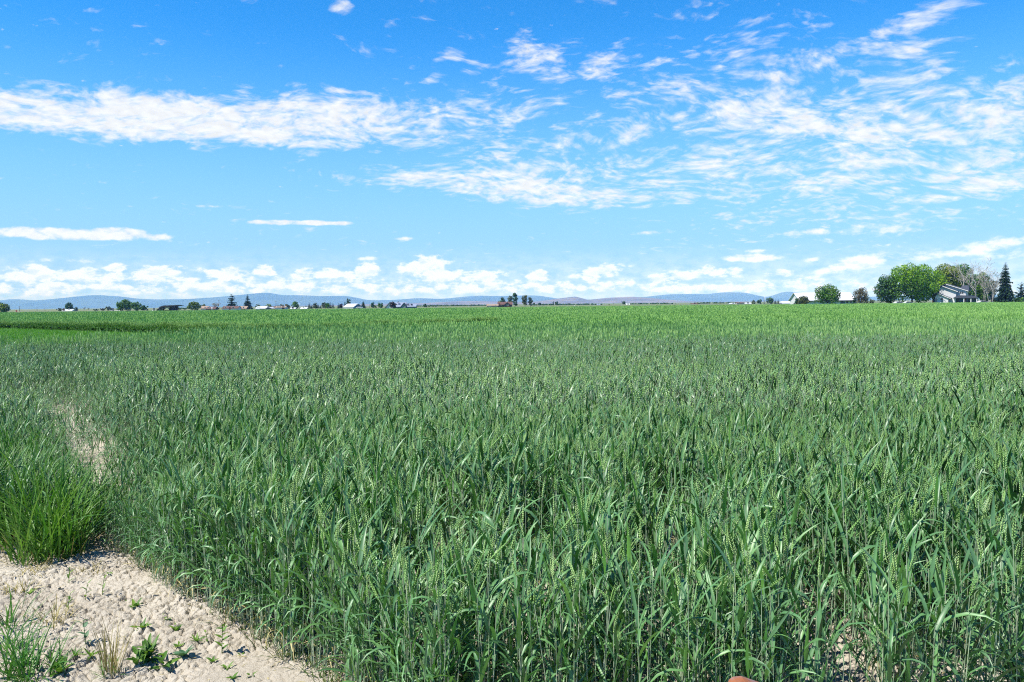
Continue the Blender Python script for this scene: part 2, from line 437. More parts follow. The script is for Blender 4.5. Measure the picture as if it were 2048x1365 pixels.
class MB:
    """collects shapes and links them as ONE mesh object"""
    def __init__(s):
        s.v = []; s.f = []
    def add(s, verts, faces):
        o = len(s.v)
        s.v += [tuple(map(float, p)) for p in verts]
        s.f += [tuple(i + o for i in f) for f in faces]
    def box(s, x0, x1, y0, y1, z0, z1):
        s.add([(x0, y0, z0), (x1, y0, z0), (x1, y1, z0), (x0, y1, z0), (x0, y0, z1), (x1, y0, z1), (x1, y1, z1), (x0, y1, z1)],
              [(0, 3, 2, 1), (4, 5, 6, 7), (0, 1, 5, 4), (1, 2, 6, 5), (2, 3, 7, 6), (3, 0, 4, 7)])
    def prism(s, poly, y0, y1):
        """polygon in x,z pulled along y"""
        n = len(poly)
        s.add([(x, y0, z) for x, z in poly] + [(x, y1, z) for x, z in poly],
              [tuple(range(n))] + [tuple(range(2 * n - 1, n - 1, -1))] + [(i, i + n, (i + 1) % n + n, (i + 1) % n) for i in range(n)])
    def prism_x(s, poly, x0, x1):
        """polygon in y,z pulled along x"""
        n = len(poly)
        s.add([(x0, y, z) for y, z in poly] + [(x1, y, z) for y, z in poly],
              [tuple(range(n))] + [tuple(range(2 * n - 1, n - 1, -1))] + [(i, i + n, (i + 1) % n + n, (i + 1) % n) for i in range(n)])
    def tube(s, pts, radii, n=6, cap=True):
        pts = [Vector(p) for p in pts]
        rings = []
        for i, p in enumerate(pts):
            d = (pts[min(i + 1, len(pts) - 1)] - pts[max(i - 1, 0)]).normalized()
            a = d.orthogonal().normalized(); b = d.cross(a)
            rings.append([p + (a * math.cos(2 * math.pi * k / n) + b * math.sin(2 * math.pi * k / n)) * radii[i] for k in range(n)])
        o = len(s.v)
        for r in rings: s.v += [tuple(q) for q in r]
        for i in range(len(rings) - 1):
            for k in range(n):
                s.f.append((o + i * n + k, o + i * n + (k + 1) % n, o + (i + 1) * n + (k + 1) % n, o + (i + 1) * n + k))
        if cap:
            s.f.append(tuple(o + k for k in reversed(range(n))))
            s.f.append(tuple(o + (len(rings) - 1) * n + k for k in range(n)))
    def build(s, name, mat, parent=None, smooth=False, bevel=0.0):
        me = bpy.data.meshes.new(name)
        me.from_pydata(s.v, [], s.f)
        me.materials.append(MATS[mat])
        if smooth:
            for p in me.polygons: p.use_smooth = True
        me.update()
        o = link(bpy.data.objects.new(name, me), parent)
        if bevel:
            b = o.modifiers.new('bevel', 'BEVEL'); b.width = bevel; b.segments = 2
        return o
def tag(o, label=None, cat=None, group=None, kind=None):
    for k, v in (('label', label), ('category', cat), ('group', group), ('kind', kind)):
        if v: o[k] = v
    return o
def thing(name, label, cat, loc=(0, 0, 0), rz=0.0, group=None):
    o = bpy.data.objects.new(name, None)
    o.empty_display_size = 0.2
    COL.objects.link(o)
    o.location = loc; o.rotation_euler = (0, 0, rz)
    return tag(o, label, cat, group)

# ------------------------------------------------------------------ numpy noise
def hash2(ix, iy, seed=0):
    h = (ix.astype(np.int64) * 374761393 + iy.astype(np.int64) * 668265263 + seed * 982451653) & 0x7fffffff
    h = ((h ^ (h >> 13)) * 1274126177) & 0x7fffffff
    h = h ^ (h >> 16)
    return (h & 0xffff) / 65535.0
def vnoise(x, y, seed=0):
    ix, iy = np.floor(x), np.floor(y)
    fx, fy = x - ix, y - iy
    fx = fx * fx * (3 - 2 * fx); fy = fy * fy * (3 - 2 * fy)
    a = hash2(ix, iy, seed); b = hash2(ix + 1, iy, seed); c = hash2(ix, iy + 1, seed); d = hash2(ix + 1, iy + 1, seed)
    return (a * (1 - fx) + b * fx) * (1 - fy) + (c * (1 - fx) + d * fx) * fy
def fbm(x, y, seed=0, oct=4):
    s = np.zeros_like(x, dtype=float); a = 0.5
    for o in range(oct):
        s += a * vnoise(x * 2 ** o + 17.3 * o, y * 2 ** o - 9.1 * o, seed + o); a *= 0.5
    return s / (1 - 0.5 ** oct)
def worley(x, y, seed=0):
    ix, iy = np.floor(x), np.floor(y)
    f1 = np.full(x.shape, 9.0); f2 = np.full(x.shape, 9.0); idv = np.zeros(x.shape); cxx = np.zeros(x.shape); cyy = np.zeros(x.shape)
    for a in (-1, 0, 1):
        for b in (-1, 0, 1):
            jx, jy = ix + a, iy + b
            px, py = jx + hash2(jx, jy, seed), jy + hash2(jx, jy, seed + 7)
            d = np.hypot(px - x, py - y)
            nearer = d < f1
            f2 = np.where(nearer, f1, np.minimum(f2, d))
            idv = np.where(nearer, hash2(jx, jy, seed + 13), idv)
            cxx = np.where(nearer, x - px, cxx); cyy = np.where(nearer, y - py, cyy)
            f1 = np.where(nearer, d, f1)
    return f1, f2, idv, cxx, cyy

# ------------------------------------------------------------------ the ground: one sheet, finely modelled where bare soil shows
def grow(a, b, step, end, ratio):
    """grid lines from a to b at step, then widening to end on the far side"""
    xs = list(np.arange(a, b, step)); s = step
    while xs[-1] < end:
        s *= ratio; xs.append(xs[-1] + s)
    return xs
gxs = grow(0.0, 2.0, 0.0075, 17500, 1.22)
gxn = [-v for v in grow(0.0, 4.2, 0.0075, 17500, 1.20)][1:][::-1]
GX = np.array(gxn + gxs)
gyp = grow(3.5, 7.2, 0.0075, 17800, 1.12)
gyn = [3.5 - (v) for v in grow(0.0, 0.1, 0.03, 17000, 1.5)][1:][::-1]
GY = np.array(gyn + gyp)
def soil_z(X, Y):
    near = np.clip((11.0 - np.hypot(X + 1.5, Y - 6.0)) / 3.0, 0, 1) * np.clip((Y + 1) / 2, 0, 1)
    wx = X + 0.035 * (fbm(X * 9, Y * 9, 5, 3) - 0.5); wy = Y + 0.035 * (fbm(X * 9 + 40, Y * 9, 6, 3) - 0.5)
    gate = np.clip((fbm(X * 2.3, Y * 2.3, 21, 3) - 0.33) / 0.2, 0.12, 1)       # some crust is whole, some broken
    f1, f2, idv, cx_, cy_ = worley(wx * 17.0, wy * 17.0, 3)
    edge = f2 - f1
    crack = -0.055 * np.clip(1 - edge / 0.17, 0, 1) ** 0.5 * gate * (0.25 + 0.75 * vnoise(X * 13, Y * 13, 77))
    k1, k2 = hash2(np.floor(idv * 9999), np.floor(idv * 7777), 1) - 0.5, hash2(np.floor(idv * 5555), np.floor(idv * 3333), 2) - 0.5
    tilt = gate * 0.050 * (cx_ * k1 + cy_ * k2) + gate * 0.012 * f1 ** 2
    lump = gate * 0.016 * (idv - 0.5)
    h1, h2, hid, hx_, hy_ = worley(wx * 43.0, wy * 43.0, 9)
    crumb = (0.007 * np.clip(0.62 - h1, 0, 1) * (hid > 0.45) - 0.008 * np.clip(1 - (h2 - h1) / .25, 0, 1)) * np.clip((fbm(X * 3.1, Y * 3.1, 31, 3) - 0.38) / 0.15, 0, 1)
    base = 0.05 * (fbm(X * 0.9, Y * 0.9, 11, 3) - 0.5) + 0.022 * (fbm(X * 5.0, Y * 5.0, 12, 4) - 0.5) + 0.006 * (fbm(X * 26, Y * 26, 14, 3) - 0.5)
    return near * (base + crack + tilt + lump + crumb)
MX, MY = np.meshgrid(GX, GY)
MZ = soil_z(MX, MY)
nx_, ny_ = len(GX), len(GY)
idx = np.arange(nx_ * ny_).reshape(ny_, nx_)
quads = np.stack([idx[:-1, :-1], idx[:-1, 1:], idx[1:, 1:], idx[1:, :-1]], -1).reshape(-1, 4)
go = np_mesh('ground', np.stack([MX, MY, MZ], -1).reshape(-1, 3), None, 'soil', quads=quads, smooth=False)
tag(go, 'pale cracked dry soil running on as a flat plain to the hills', 'ground', kind='structure')
def soil_at(x, y):
    return float(soil_z(np.array([x]), np.array([y]))[0])

# ------------------------------------------------------------------ wheat
rng = np.random.default_rng(7)
FIELD_END = 285.0
class Tpl:
    """one modelled wheat plant (or tuft), as arrays ready to be repeated"""
    def __init__(s):
        s.v = []; s.f = []; s.m = []; s.t = []
    def strip(s, left, mid, right, mat, tone):
        """ribbon of three rails (or two when mid is None)"""
        o = len(s.v); n = len(left)
        if mid is None:
            for a, b in zip(left, right): s.v += [a, b]
            for i in range(n - 1):
                k = o + 2 * i
                s.f += [(k, k + 1, k + 3), (k, k + 3, k + 2)]; s.m += [mat, mat]
            s.t += [tone] * (2 * n)
        else:
            for a, b, c_ in zip(left, mid, right): s.v += [a, b, c_]
            for i in range(n - 1):
                k = o + 3 * i
                s.f += [(k, k + 1, k + 4), (k, k + 4, k + 3), (k + 1, k + 2, k + 5), (k + 1, k + 5, k + 4)]; s.m += [mat] * 4
            s.t += [tone] * (3 * n)
    def tri(s, a, b, c_, mat, tone):
        o = len(s.v); s.v += [a, b, c_]; s.f.append((o, o + 1, o + 2)); s.m.append(mat); s.t += [tone] * 3
    def leaf(s, base, azm, length, width, e0, e1, nseg, mat, tone, folded=True, twist=0.0, curl=0.0):
        base = np.array(base, float)
        p = base.copy(); L, M, Rr = [], [], []
        for i in range(nseg + 1):
            u = i / nseg
            e = e0 + (e1 - e0) * u ** 1.3
            a = azm + curl * u
            d = np.array([math.cos(e) * math.cos(a), math.cos(e) * math.sin(a), math.sin(e)])
            if i: p = p + d * length / nseg
            side = np.array([-math.sin(a), math.cos(a), 0.0])
            up = np.cross(d, side)
            tw = twist * u
            side = side * math.cos(tw) + up * math.sin(tw)
            w = width * 0.5 * min(1.0, 0.45 + 3.0 * u) * (1 - u ** 2.4) + 0.0004
            L.append(p - side * w); Rr.append(p + side * w); M.append(p + np.cross(side, d) * w * 0.38)
        s.strip(L, M if folded else None, Rr, mat, tone)
    def stalk(s, pts, r0, r1, mat, tone, n=3):
        o = len(s.v); k = len(pts)
        for i, p in enumerate(pts):
            r = r0 + (r1 - r0) * i / (k - 1)
            for j in range(n):
                a = 2 * math.pi * j / n
                s.v.append(np.array(p) + np.array([math.cos(a) * r, math.sin(a) * r, 0]))
        for i in range(k - 1):
            for j in range(n):
                a, b = o + i * n + j, o + i * n + (j + 1) % n
                s.f += [(a, b, b + n), (a, b + n, a + n)]; s.m += [mat, mat]
        s.t += [tone] * (n * k)
    def grain(s, c_, axis, side, ln, wd, dp, mat, tone):
        """one spikelet: a pointed, flattened kernel"""
        o = len(s.v)
        n_ = np.cross(axis, side)
        s.v += [c_ - axis * ln * .45, c_ + side * wd, c_ + n_ * dp, c_ - side * wd, c_ - n_ * dp, c_ + axis * ln * .55]
        for i in range(4):
            a, b = o + 1 + i, o + 1 + (i + 1) % 4
            s.f += [(o, b, a), (a, b, o + 5)]; s.m += [mat, mat]
        s.t += [tone] * 6
    def done(s):
        s.v = np.array(s.v, np.float32); s.f = np.array(s.f, np.int32); s.m = np.array(s.m, np.int8); s.t = np.array(s.t, np.float32)
        return s
def unit(v):
    return v / np.linalg.norm(v)
def stem_path(r, H, bend):
    a = r.uniform(0, 6.283)
    return [np.array([math.cos(a) * bend * (u ** 1.8), math.sin(a) * bend * (u ** 1.8), H * u]) for u in np.linspace(0, 1, 5)]
def wheat_full(seed, headed=True):
    r = np.random.default_rng(seed); t = Tpl()
    H = r.uniform(0.60, 0.78) if headed else r.uniform(0.44, 0.70)
    pts = stem_path(r, H, r.uniform(0.0, 0.035))
    t.stalk(pts, 0.0024, 0.0016, 1, r.uniform(0.15, 0.9))
    def on(u):
        k = u * 4; i = min(3, int(k)); return pts[i] + (pts[i + 1] - pts[i]) * (k - i)
    az0 = r.uniform(0, 6.283)
    for j, u in enumerate((0.14, 0.30, 0.46, 0.63, 0.80, 0.90)):
        if j == 5 and r.random() < .35: continue
        if j == 0 and r.random() < 0.35: continue
        a = az0 + j * math.pi + r.normal(0, 0.5)
        L = r.uniform(0.18, 0.30) * (1.0 if j < 5 else 0.75)
        e0 = r.uniform(1.0, 1.45) if j < 4 else r.uniform(1.15, 1.5)
        e1 = r.choice([r.uniform(-1.3, -0.3), r.uniform(0.0, 0.8), r.uniform(0.6, 1.3)], p=[.26, .30, .44])
        tone = np.clip(r.normal(0.45, 0.25), 0, 0.97)
        if j == 0 and r.random() < .6:
            t.leaf(on(u), a, L * .8, .008, 0.9, r.uniform(-1.4, -.6), 4, 3, r.uniform(.1, .9), False, 1.0, .4); continue
        t.leaf(on(u), a, L, r.uniform(0.011, 0.0205), e0, e1, 5, 0, tone, True, r.uniform(-1.3, 1.3), r.normal(0, .35))
    if headed:
        top = pts[-1]; d = unit(pts[-1] - pts[-2] + np.array([r.normal(0, .08), r.normal(0, .08), 0]))
        a = r.uniform(0, 6.283); s0 = np.array([math.cos(a), math.sin(a), 0]); s0 = unit(s0 - d * np.dot(s0, d)); n0 = np.cross(d, s0)
        HL = r.uniform(0.075, 0.105); nn = 9; tn = r.uniform(0.2, 0.9)
        awn = r.random() < 0.45
        for i in range(nn):
            u = i / (nn - 1); c_ = top + d * HL * (0.04 + 0.94 * u)
            size = (0.75 + 0.35 * math.sin(math.pi * min(1, u + 0.12))) * (1 - 0.35 * u ** 4)
            for sg in (-1, 1):
                ax = unit(d + s0 * sg * 0.42 + n0 * r.normal(0, .08))
                cc = c_ + s0 * sg * 0.0042 * size + (d * HL * 0.052 if sg > 0 else 0)
                t.grain(cc, ax, unit(np.cross(n0, ax)), 0.0165 * size, 0.0025 * size, 0.0036 * size, 2, np.clip(tn + r.normal(0, .12), 0, 1))
                if awn and r.random() < 0.8:
                    q = cc + ax * 0.008; e = q + unit(d + s0 * sg * 0.28 + n0 * r.normal(0, .1)) * r.uniform(0.014, 0.030)
                    t.tri(q - n0 * 0.0007, q + n0 * 0.0007, e, 2, 0.95)
    return t.done()
def wheat_mid(seed, k=1.0):
    r = np.random.default_rng(seed); t = Tpl()
    H = r.uniform(0.62, 0.78)
    pts = stem_path(r, H, r.uniform(0, 0.05))
    t.stalk([pts[1], pts[3], pts[4]], 0.003 * k, 0.0022 * k, 1, r.uniform(.15, .9))
    az0 = r.uniform(0, 6.283)
    for j, u in enumerate((0.35, 0.52, 0.68, 0.82)):
        i = int(u * 4); p = pts[i] + (pts[min(4, i + 1)] - pts[i]) * (u * 4 - i)
        e1 = r.choice([r.uniform(-1.2, -.3), r.uniform(0, .8), r.uniform(.6, 1.3)], p=[.26, .3, .44])
        t.leaf(p, az0 + j * math.pi + r.normal(0, .5), r.uniform(.17, .26), r.uniform(.012, .019) * k, r.uniform(.95, 1.4), e1, 3, 0,
               np.clip(r.normal(.45, .25), 0, .97), False, r.uniform(-1.2, 1.2))
    if r.random() < 0.58:
        top = pts[-1]; d = unit(pts[-1] - pts[-2] + np.array([r.normal(0, .06), r.normal(0, .06), 0])); HL = r.uniform(.08, .105)
        a = r.uniform(0, 6.283); s0 = np.array([math.cos(a), math.sin(a), 0.0]); tn = r.uniform(.2, .9)
        for q in range(4):
            c_ = top + d * HL * (0.12 + 0.25 * q)
            t.grain(c_ + s0 * 0.002 * (1 if q % 2 else -1) * k, unit(d + s0 * (.25 if q % 2 else -.25)), s0, HL * .36, 0.0065 * k, 0.0055 * k, 2, np.clip(tn + r.normal(0, .15), 0, 1))
    return t.done()
def wheat_tuft(seed, spread, nst, k, mats=(0, 1)):
    """several stalks together, for the middle distance"""
    r = np.random.default_rng(seed); t = Tpl()
    for _ in range(nst):
        b = np.array([r.uniform(-spread, spread), r.uniform(-spread, spread), 0.0])
        H = r.uniform(.60, .80); ln = np.array([r.normal(0, .04), r.normal(0, .04), 0])
        for j in range(2):
            t.leaf(b + np.array([0, 0, H * r.uniform(.45, .75)]) + ln * .6, r.uniform(0, 6.283), r.uniform(.16, .26), .017 * k, r.uniform(.8, 1.35),
                   r.uniform(-1.0, 1.0), 2, mats[0], np.clip(r.normal(.45, .28), 0, 1), False, r.uniform(-1, 1))
        a = r.uniform(0, 6.283); sd_ = np.array([math.cos(a), math.sin(a), 0]) * .0060 * k
        tp = b + ln + np.array([0, 0, H]); m_ = tp + np.array([0, 0, .05]); e = tp + np.array([0, 0, .105]) + ln * .1
        tn = r.uniform(.15, .95)
        lo = b + ln * .5 + np.array([0, 0, H * .5])
        t.tri(lo, tp - sd_ * .35, tp + sd_ * .35, mats[0], tn)
        t.strip([tp - sd_ * .6, m_ - sd_, e - sd_ * .15], None, [tp + sd_ * .6, m_ + sd_, e + sd_ * .15], mats[1], tn)
    return t.done()
def scatter(tpls, X, Y, Z, scale, lean, tone_off, r):
    """repeat the templates over the given positions; returns arrays"""
    N = len(X); which = r.integers(0, len(tpls), N)
    vs, fs, ms, ts = [], [], [], []; off = 0
    for k, tp in enumerate(tpls):
        sel = np.nonzero(which == k)[0]
        n = len(sel)
        if n == 0: continue
        a = r.uniform(0, 6.283, n); ca, sa = np.cos(a)[:, None], np.sin(a)[:, None]
        s = scale[sel][:, None]
        lx, ly = (lean[0][sel])[:, None], (lean[1][sel])[:, None]
        x = (tp.v[None, :, 0] * ca - tp.v[None, :, 1] * sa) * s
        y = (tp.v[None, :, 0] * sa + tp.v[None, :, 1] * ca) * s
        z = tp.v[None, :, 2] * s
        V = np.stack([x + lx * z + X[sel][:, None], y + ly * z + Y[sel][:, None], z + Z[sel][:, None]], -1).reshape(-1, 3)
        nv = len(tp.v)
        F = (tp.f[None] + (np.arange(n) * nv)[:, None, None]).reshape(-1, 3) + off
        vs.append(V.astype(np.float32)); fs.append(F.astype(np.int32)); ms.append(np.tile(tp.m, n))
        ts.append(np.clip(tp.t[None, :] + tone_off[sel][:, None], 0, 1).reshape(-1).astype(np.float32))
        off += n * nv
    return vs, fs, ms, ts, off
class Crop:
    def __init__(s): s.v = []; s.f = []; s.m = []; s.t = []; s.n = 0
    def add(s, res, matmap=None):
        vs, fs, ms, ts, n = res
        for f in fs: s.f.append(f + s.n)
        s.v += vs; s.t += ts
        s.m += [np.asarray(matmap, np.int8)[m] for m in ms] if matmap is not None else ms
        s.n += n
    def build(s, name, mats):
        return np_mesh(name, np.concatenate(s.v), np.concatenate(s.f), mats, np.concatenate(s.m), np.concatenate(s.t))

# the lie of the field
def edge_x(y):
    """where the sown field gives way to bare soil, near the camera"""
    return -1.12 - 0.97 * (y - 4.24)
STRIP_A, STRIP_B = np.array([-3.2, 6.3]), np.array([-9.4, 16.4])     # thin, poorly grown strip running off to the left
def strip_dist(X, Y):
    d = STRIP_B - STRIP_A; L = np.linalg.norm(d); d = d / L
    rx, ry = X - STRIP_A[0], Y - STRIP_A[1]
    t = np.clip(rx * d[0] + ry * d[1], 0, L)
    side = rx * d[1] - ry * d[0]            # > 0 : right of the strip
    return np.hypot(rx - t * d[0], ry - t * d[1]), side, t / L
TRAM = [(-19.8, 30.8), (-16.5, 45.7), (-0.9, 62.0), (19.0, 112.0), (44.0, 190.0), (80.0, 300.0)]   # wheel track across the field
def beyond_tram(X, Y):
    tx = np.array([p[0] for p in TRAM]); ty = np.array([p[1] for p in TRAM])
    lim = np.interp(X, tx, ty, left=0, right=1e6)
    lim = np.where(X < TRAM[0][0], 30.8, lim)
    return Y - lim
def wedge(X, Y):
    """the grassy corner left unsown between the near and the far wheat"""
    front = np.interp(X, [-19.8, -16.5], [30.8, 45.7])
    back = np.interp(X, [-60.0, -46.0, -16.5], [73.0, 73.0, 48.0])
    return (X < -16.3) & (Y > front) & (Y < back)
def density(X, Y):
    d = np.ones_like(X)
    wob = 0.35 * (fbm(X * 1.7, Y * 1.7, 41, 3) - 0.5)
    near = Y < 6.6
    d = np.where(near & (X < edge_x(Y) + wob), 0.0, d)
    sdist, side, u = strip_dist(X, Y)
    wid = 0.32 + 0.25 * u
    insid = (~near | (sdist < 0.5)) & (sdist < wid)
    d = np.where(insid & (d > 0), 0.40 + 0.75 * np.clip((fbm(X * 1.1, Y * 0.8, 55, 3) - 0.42) / 0.2, 0, 1) + 0.4 * np.clip(sdist / wid, 0, 1) ** 2, d)
    leftof = (side < 0) & (Y > 6.6) & (sdist >= wid) & (Y < 16.5)
    d = np.where(leftof, 0.75, d)
    # thin places and small gaps in the rows near the camera
    g = fbm(X * 1.3, Y * 1.3, 51, 3)
    d *= np.where(Y < 9, np.clip((g - 0.30) / 0.13, 0.10, 1), 1)
    for px, py, r_ in ((92, 850, .80), (50, 830, .4), (315, 935, .40), (150, 965, .42), (215, 1005, .30), (440, 1000, .26), (395, 985, .25), (585, 1010, .2)):
        x_, y_ = ground(px, py)
        d *= np.clip((np.hypot((X - x_), (Y - y_) * 0.42) - r_ * .4) / (r_ * .7), 0.08, 1)
    for px, py, r_ in ((1335, 1140, .42), (820, 1345, .24), (1640, 1320, .30), (1300, 1350, .26), (1290, 1285, .2), (610, 1300, .14), (1060, 1350, .16), (1420, 1235, .22), (1900, 1350, .16)):
        x_, y_ = ground(px, py)
        d *= np.clip((np.hypot((X - x_), (Y - y_) * 0.6) - r_ * .5) / (r_ * .6), 0.05, 1)
    d = np.where(wedge(X, Y), 0, d)
    bt = beyond_tram(X, Y)
    d = np.where((np.abs(bt) < 1.0) & (X > -17) & (X < 60), 0, d)
    return d
def sow(y0, y1, per_m2, seed, half=0.70, pad=2.6, rows=0.17):
    r = np.random.default_rng(seed)
    xm = half * y1 + pad
    n = int(per_m2 * (2 * xm) * (y1 - y0))
    X = r.uniform(-xm, xm, n); Y = r.uniform(y0, y1, n)
    k = np.abs(X) < half * Y + pad
    X, Y = X[k], Y[k]
    if rows:                                     # drilled rows, running away from the camera and a little to the left
        th = R_(14); u = X * math.cos(th) + Y * math.sin(th)
        du = np.round(u / rows) * rows - u
        du *= r.uniform(0.35, 1.0, len(X))
        X = X + du * math.cos(th); Y = Y + du * math.sin(th)
    d = density(X, Y)
    k = r.random(len(X)) < d
    X, Y = X[k], Y[k]
    if y0 < 5:                                   # the outermost drill row stands thick along the bare soil
        ye = r.uniform(3.4, 6.5, 420); xe = edge_x(ye) + np.abs(r.normal(0.03, 0.12, 420)) + 0.35 * (fbm(edge_x(ye) * 1.7, ye * 1.7, 41, 3) - 0.5)
        X, Y = np.concatenate([X, xe]), np.concatenate([Y, ye])
    return X, Y, r
def dress(X, Y, r):
    """height, lean and colour drift over the field"""
    n = len(X)
    vig = fbm(X * 0.35, Y * 0.35, 61, 3)
    sc = np.clip(0.84 + 0.36 * vig + r.normal(0, 0.095, n), 0.5, 1.3)
    sdist, side, u = strip_dist(X, Y)
    sc = np.where((sdist < 1.0) & (Y > 5.5) & (Y < 17), sc * np.clip(0.6 + 0.4 * sdist, 0.6, 1), sc)
    sc = np.where(Y < 6.6, sc * np.clip(0.92 + (X - edge_x(Y)) * 0.35, 0.92, 1.0), sc)
    wild = np.where(r.random(n) < 0.07, 4.0, 1.0)
    lean = (r.normal(0.02, 0.045, n) * wild, r.normal(0.0, 0.045, n) * wild)
    tone = 0.34 * (fbm(X * 0.16, Y * 0.07, 71, 4) - 0.5) * 2 + r.normal(0, 0.08, n)
    return sc, lean, tone
near_crop, far_crop = Crop(), Crop()
full = [wheat_full(100 + i, True) for i in range(25)] + [wheat_full(140 + i, False) for i in range(21)]
X, Y, r = sow(3.35, 9.5, 330, 1)
sc, ln, tn = dress(X, Y, r)
near_crop.add(scatter(full, X, Y, soil_z(X, Y) - 0.01, sc, ln, tn, r), (0, 1, 2, 5))
mid = [wheat_mid(200 + i, 1.1) for i in range(24)]
X, Y, r = sow(9.5, 17.0, 165, 2); sc, ln, tn = dress(X, Y, r)
near_crop.add(scatter(mid, X, Y, np.zeros_like(X), sc, ln, tn, r))
mid2 = [wheat_mid(230 + i, 1.25) for i in range(14)]
X, Y, r = sow(17.0, 28.0, 88, 3, rows=0.17); sc, ln, tn = dress(X, Y, r)
near_crop.add(scatter(mid2, X, Y, np.zeros_like(X), sc, ln, tn, r))
def split_add(tpls, X, Y, r, near_map):
    sc, ln, tn = dress(X, Y, r)
    b = beyond_tram(X, Y) > 0
    for crop, k in ((near_crop, ~b), (far_crop, b)):
        if k.sum():
            crop.add(scatter(tpls, X[k], Y[k], np.zeros(k.sum()), sc[k], (ln[0][k], ln[1][k]), tn[k], r), near_map if crop is near_crop else (0, 1))
# matmap: near crop slots = leaf, stem, head, far, far head
t1 = [wheat_tuft(300 + i, 0.10, 4, 1.6) for i in range(12)]
X, Y, r = sow(28.0, 48.0, 12, 4, pad=2, rows=0); split_add(t1, X, Y, r, (0, 2))
t2 = [wheat_tuft(330 + i, 0.20, 6, 2.6) for i in range(12)]
X, Y, r = sow(48.0, 85.0, 4.4, 5, pad=3, rows=0); split_add(t2, X, Y, r, (3, 4))
t3 = [wheat_tuft(360 + i, 0.38, 7, 4.6) for i in range(12)]
X, Y, r = sow(85.0, 150.0, 1.6, 6, pad=4, rows=0); split_add(t3, X, Y, r, (3, 4))
t4 = [wheat_tuft(390 + i, 0.8, 8, 8.0) for i in range(12)]
X, Y, r = sow(150.0, FIELD_END, 0.75, 7, pad=6, rows=0); split_add(t4, X, Y, r, (3, 4))
# the dense lower storey of the distant crop: a rough leafy mat under the heads
def storey(crop, mat, keep, y0, y1, stepf, z):
    ys = [y0]
    while ys[-1] < y1: ys.append(ys[-1] * (1 + stepf))
    ys[-1] = y1
    us = np.linspace(-0.78, 0.78, 150)
    U, Yg = np.meshgrid(us, np.array(ys)); Xg = U * Yg
    Zg = z + 0.10 * (fbm(Xg * 2.0, Yg * 2.0, 81, 3) - 0.5)
    n = len(us); idn = np.arange(U.size).reshape(U.shape)
    q = np.stack([idn[:-1, :-1], idn[:-1, 1:], idn[1:, 1:], idn[1:, :-1]], -1).reshape(-1, 4)
    cx_ = Xg.ravel()[q].mean(1); cy_ = Yg.ravel()[q].mean(1)
    k = keep(cx_, cy_) & (density(cx_, cy_) > 0.4)
    q = q[k]
    tr = np.concatenate([q[:, [0, 1, 2]], q[:, [0, 2, 3]]])
    V = np.stack([Xg, Yg, Zg], -1).reshape(-1, 3)
    crop.add(([V.astype(np.float32)], [tr.astype(np.int32)], [np.full(len(tr), mat, np.int8)], [np.clip(0.25 + 0.5 * (fbm(Xg * 1.1, Yg * 1.1, 91, 3).ravel() - 0.5), 0, 1).astype(np.float32)], len(V)))
storey(near_crop, 3, lambda x, y: beyond_tram(x, y) < -0.8, 34.0, FIELD_END, 0.006, 0.46)
storey(far_crop, 0, lambda x, y: beyond_tram(x, y) > 0.8, 34.0, FIELD_END, 0.006, 0.50)
# the standing face of the far wheat along the grass strip
r = np.random.default_rng(8)
X = r.uniform(-75, -1, 60000); back = np.where(X < -16.5, np.interp(X, [-60.0, -46.0, -16.5], [73.0, 73.0, 48.0]), np.interp(X, [p[0] for p in TRAM], [p[1] for p in TRAM]) + 1.0)
Y = back + r.uniform(0, 2.6, len(X)) * r.random(len(X))
k = np.abs(X) < .72 * Y; X, Y = X[k], Y[k]
sc, ln, tn = dress(X, Y, r)
far_crop.add(scatter([wheat_mid(430 + i, 1.6) for i in range(12)], X, Y, np.zeros_like(X), sc, ln, tn - .12, r), (0, 0, 1))
nc = near_crop.build('wheat_field', ['wheat_leaf', 'wheat_stem', 'wheat_head', 'wheat_far', 'wheat_far_head', 'dry_blade'])
tag(nc, 'blue-green wheat with pale unripe heads filling the foreground', 'wheat', 'wheat fields', 'stuff')
fc = far_crop.build('wheat_field', ['wheat_far', 'wheat_far_head'])
tag(fc, 'brighter green wheat beyond the grass strip and wheel track', 'wheat', 'wheat fields', 'stuff')

# grass strip in the unsown corner
gt_ = []
for i in range(8):
    r = np.random.default_rng(500 + i); t = Tpl()
    for _ in range(16):
        t.leaf((r.uniform(-.2, .2), r.uniform(-.2, .2), 0), r.uniform(0, 6.283), r.uniform(.22, .42), .026, r.uniform(.8, 1.5), r.uniform(.2, 1.2), 2, 0, np.clip(r.normal(.75, .18), 0, 1), False)
    gt_.append(t.done())
r = np.random.default_rng(510)
X = r.uniform(-75, -15, 60000); Y = r.uniform(30, 76, 60000)
k = wedge(X, Y) | ((np.abs(beyond_tram(X, Y)) < 1.0) & (X > -18.5) & (X < 2) & (r.random(len(X)) < .5))
X, Y = X[k], Y[k]
gs = Crop()
gs.add(scatter(gt_, X, Y, np.zeros_like(X), r.uniform(.7, 1.2, len(X)), (r.normal(0, .1, len(X)), r.normal(0, .1, len(X))), r.normal(0, .08, len(X)), r))
tag(gs.build('grass_strip', ['strip_grass']), 'bright green grass in the unsown corner between the two stands of wheat', 'grass', kind='stuff')

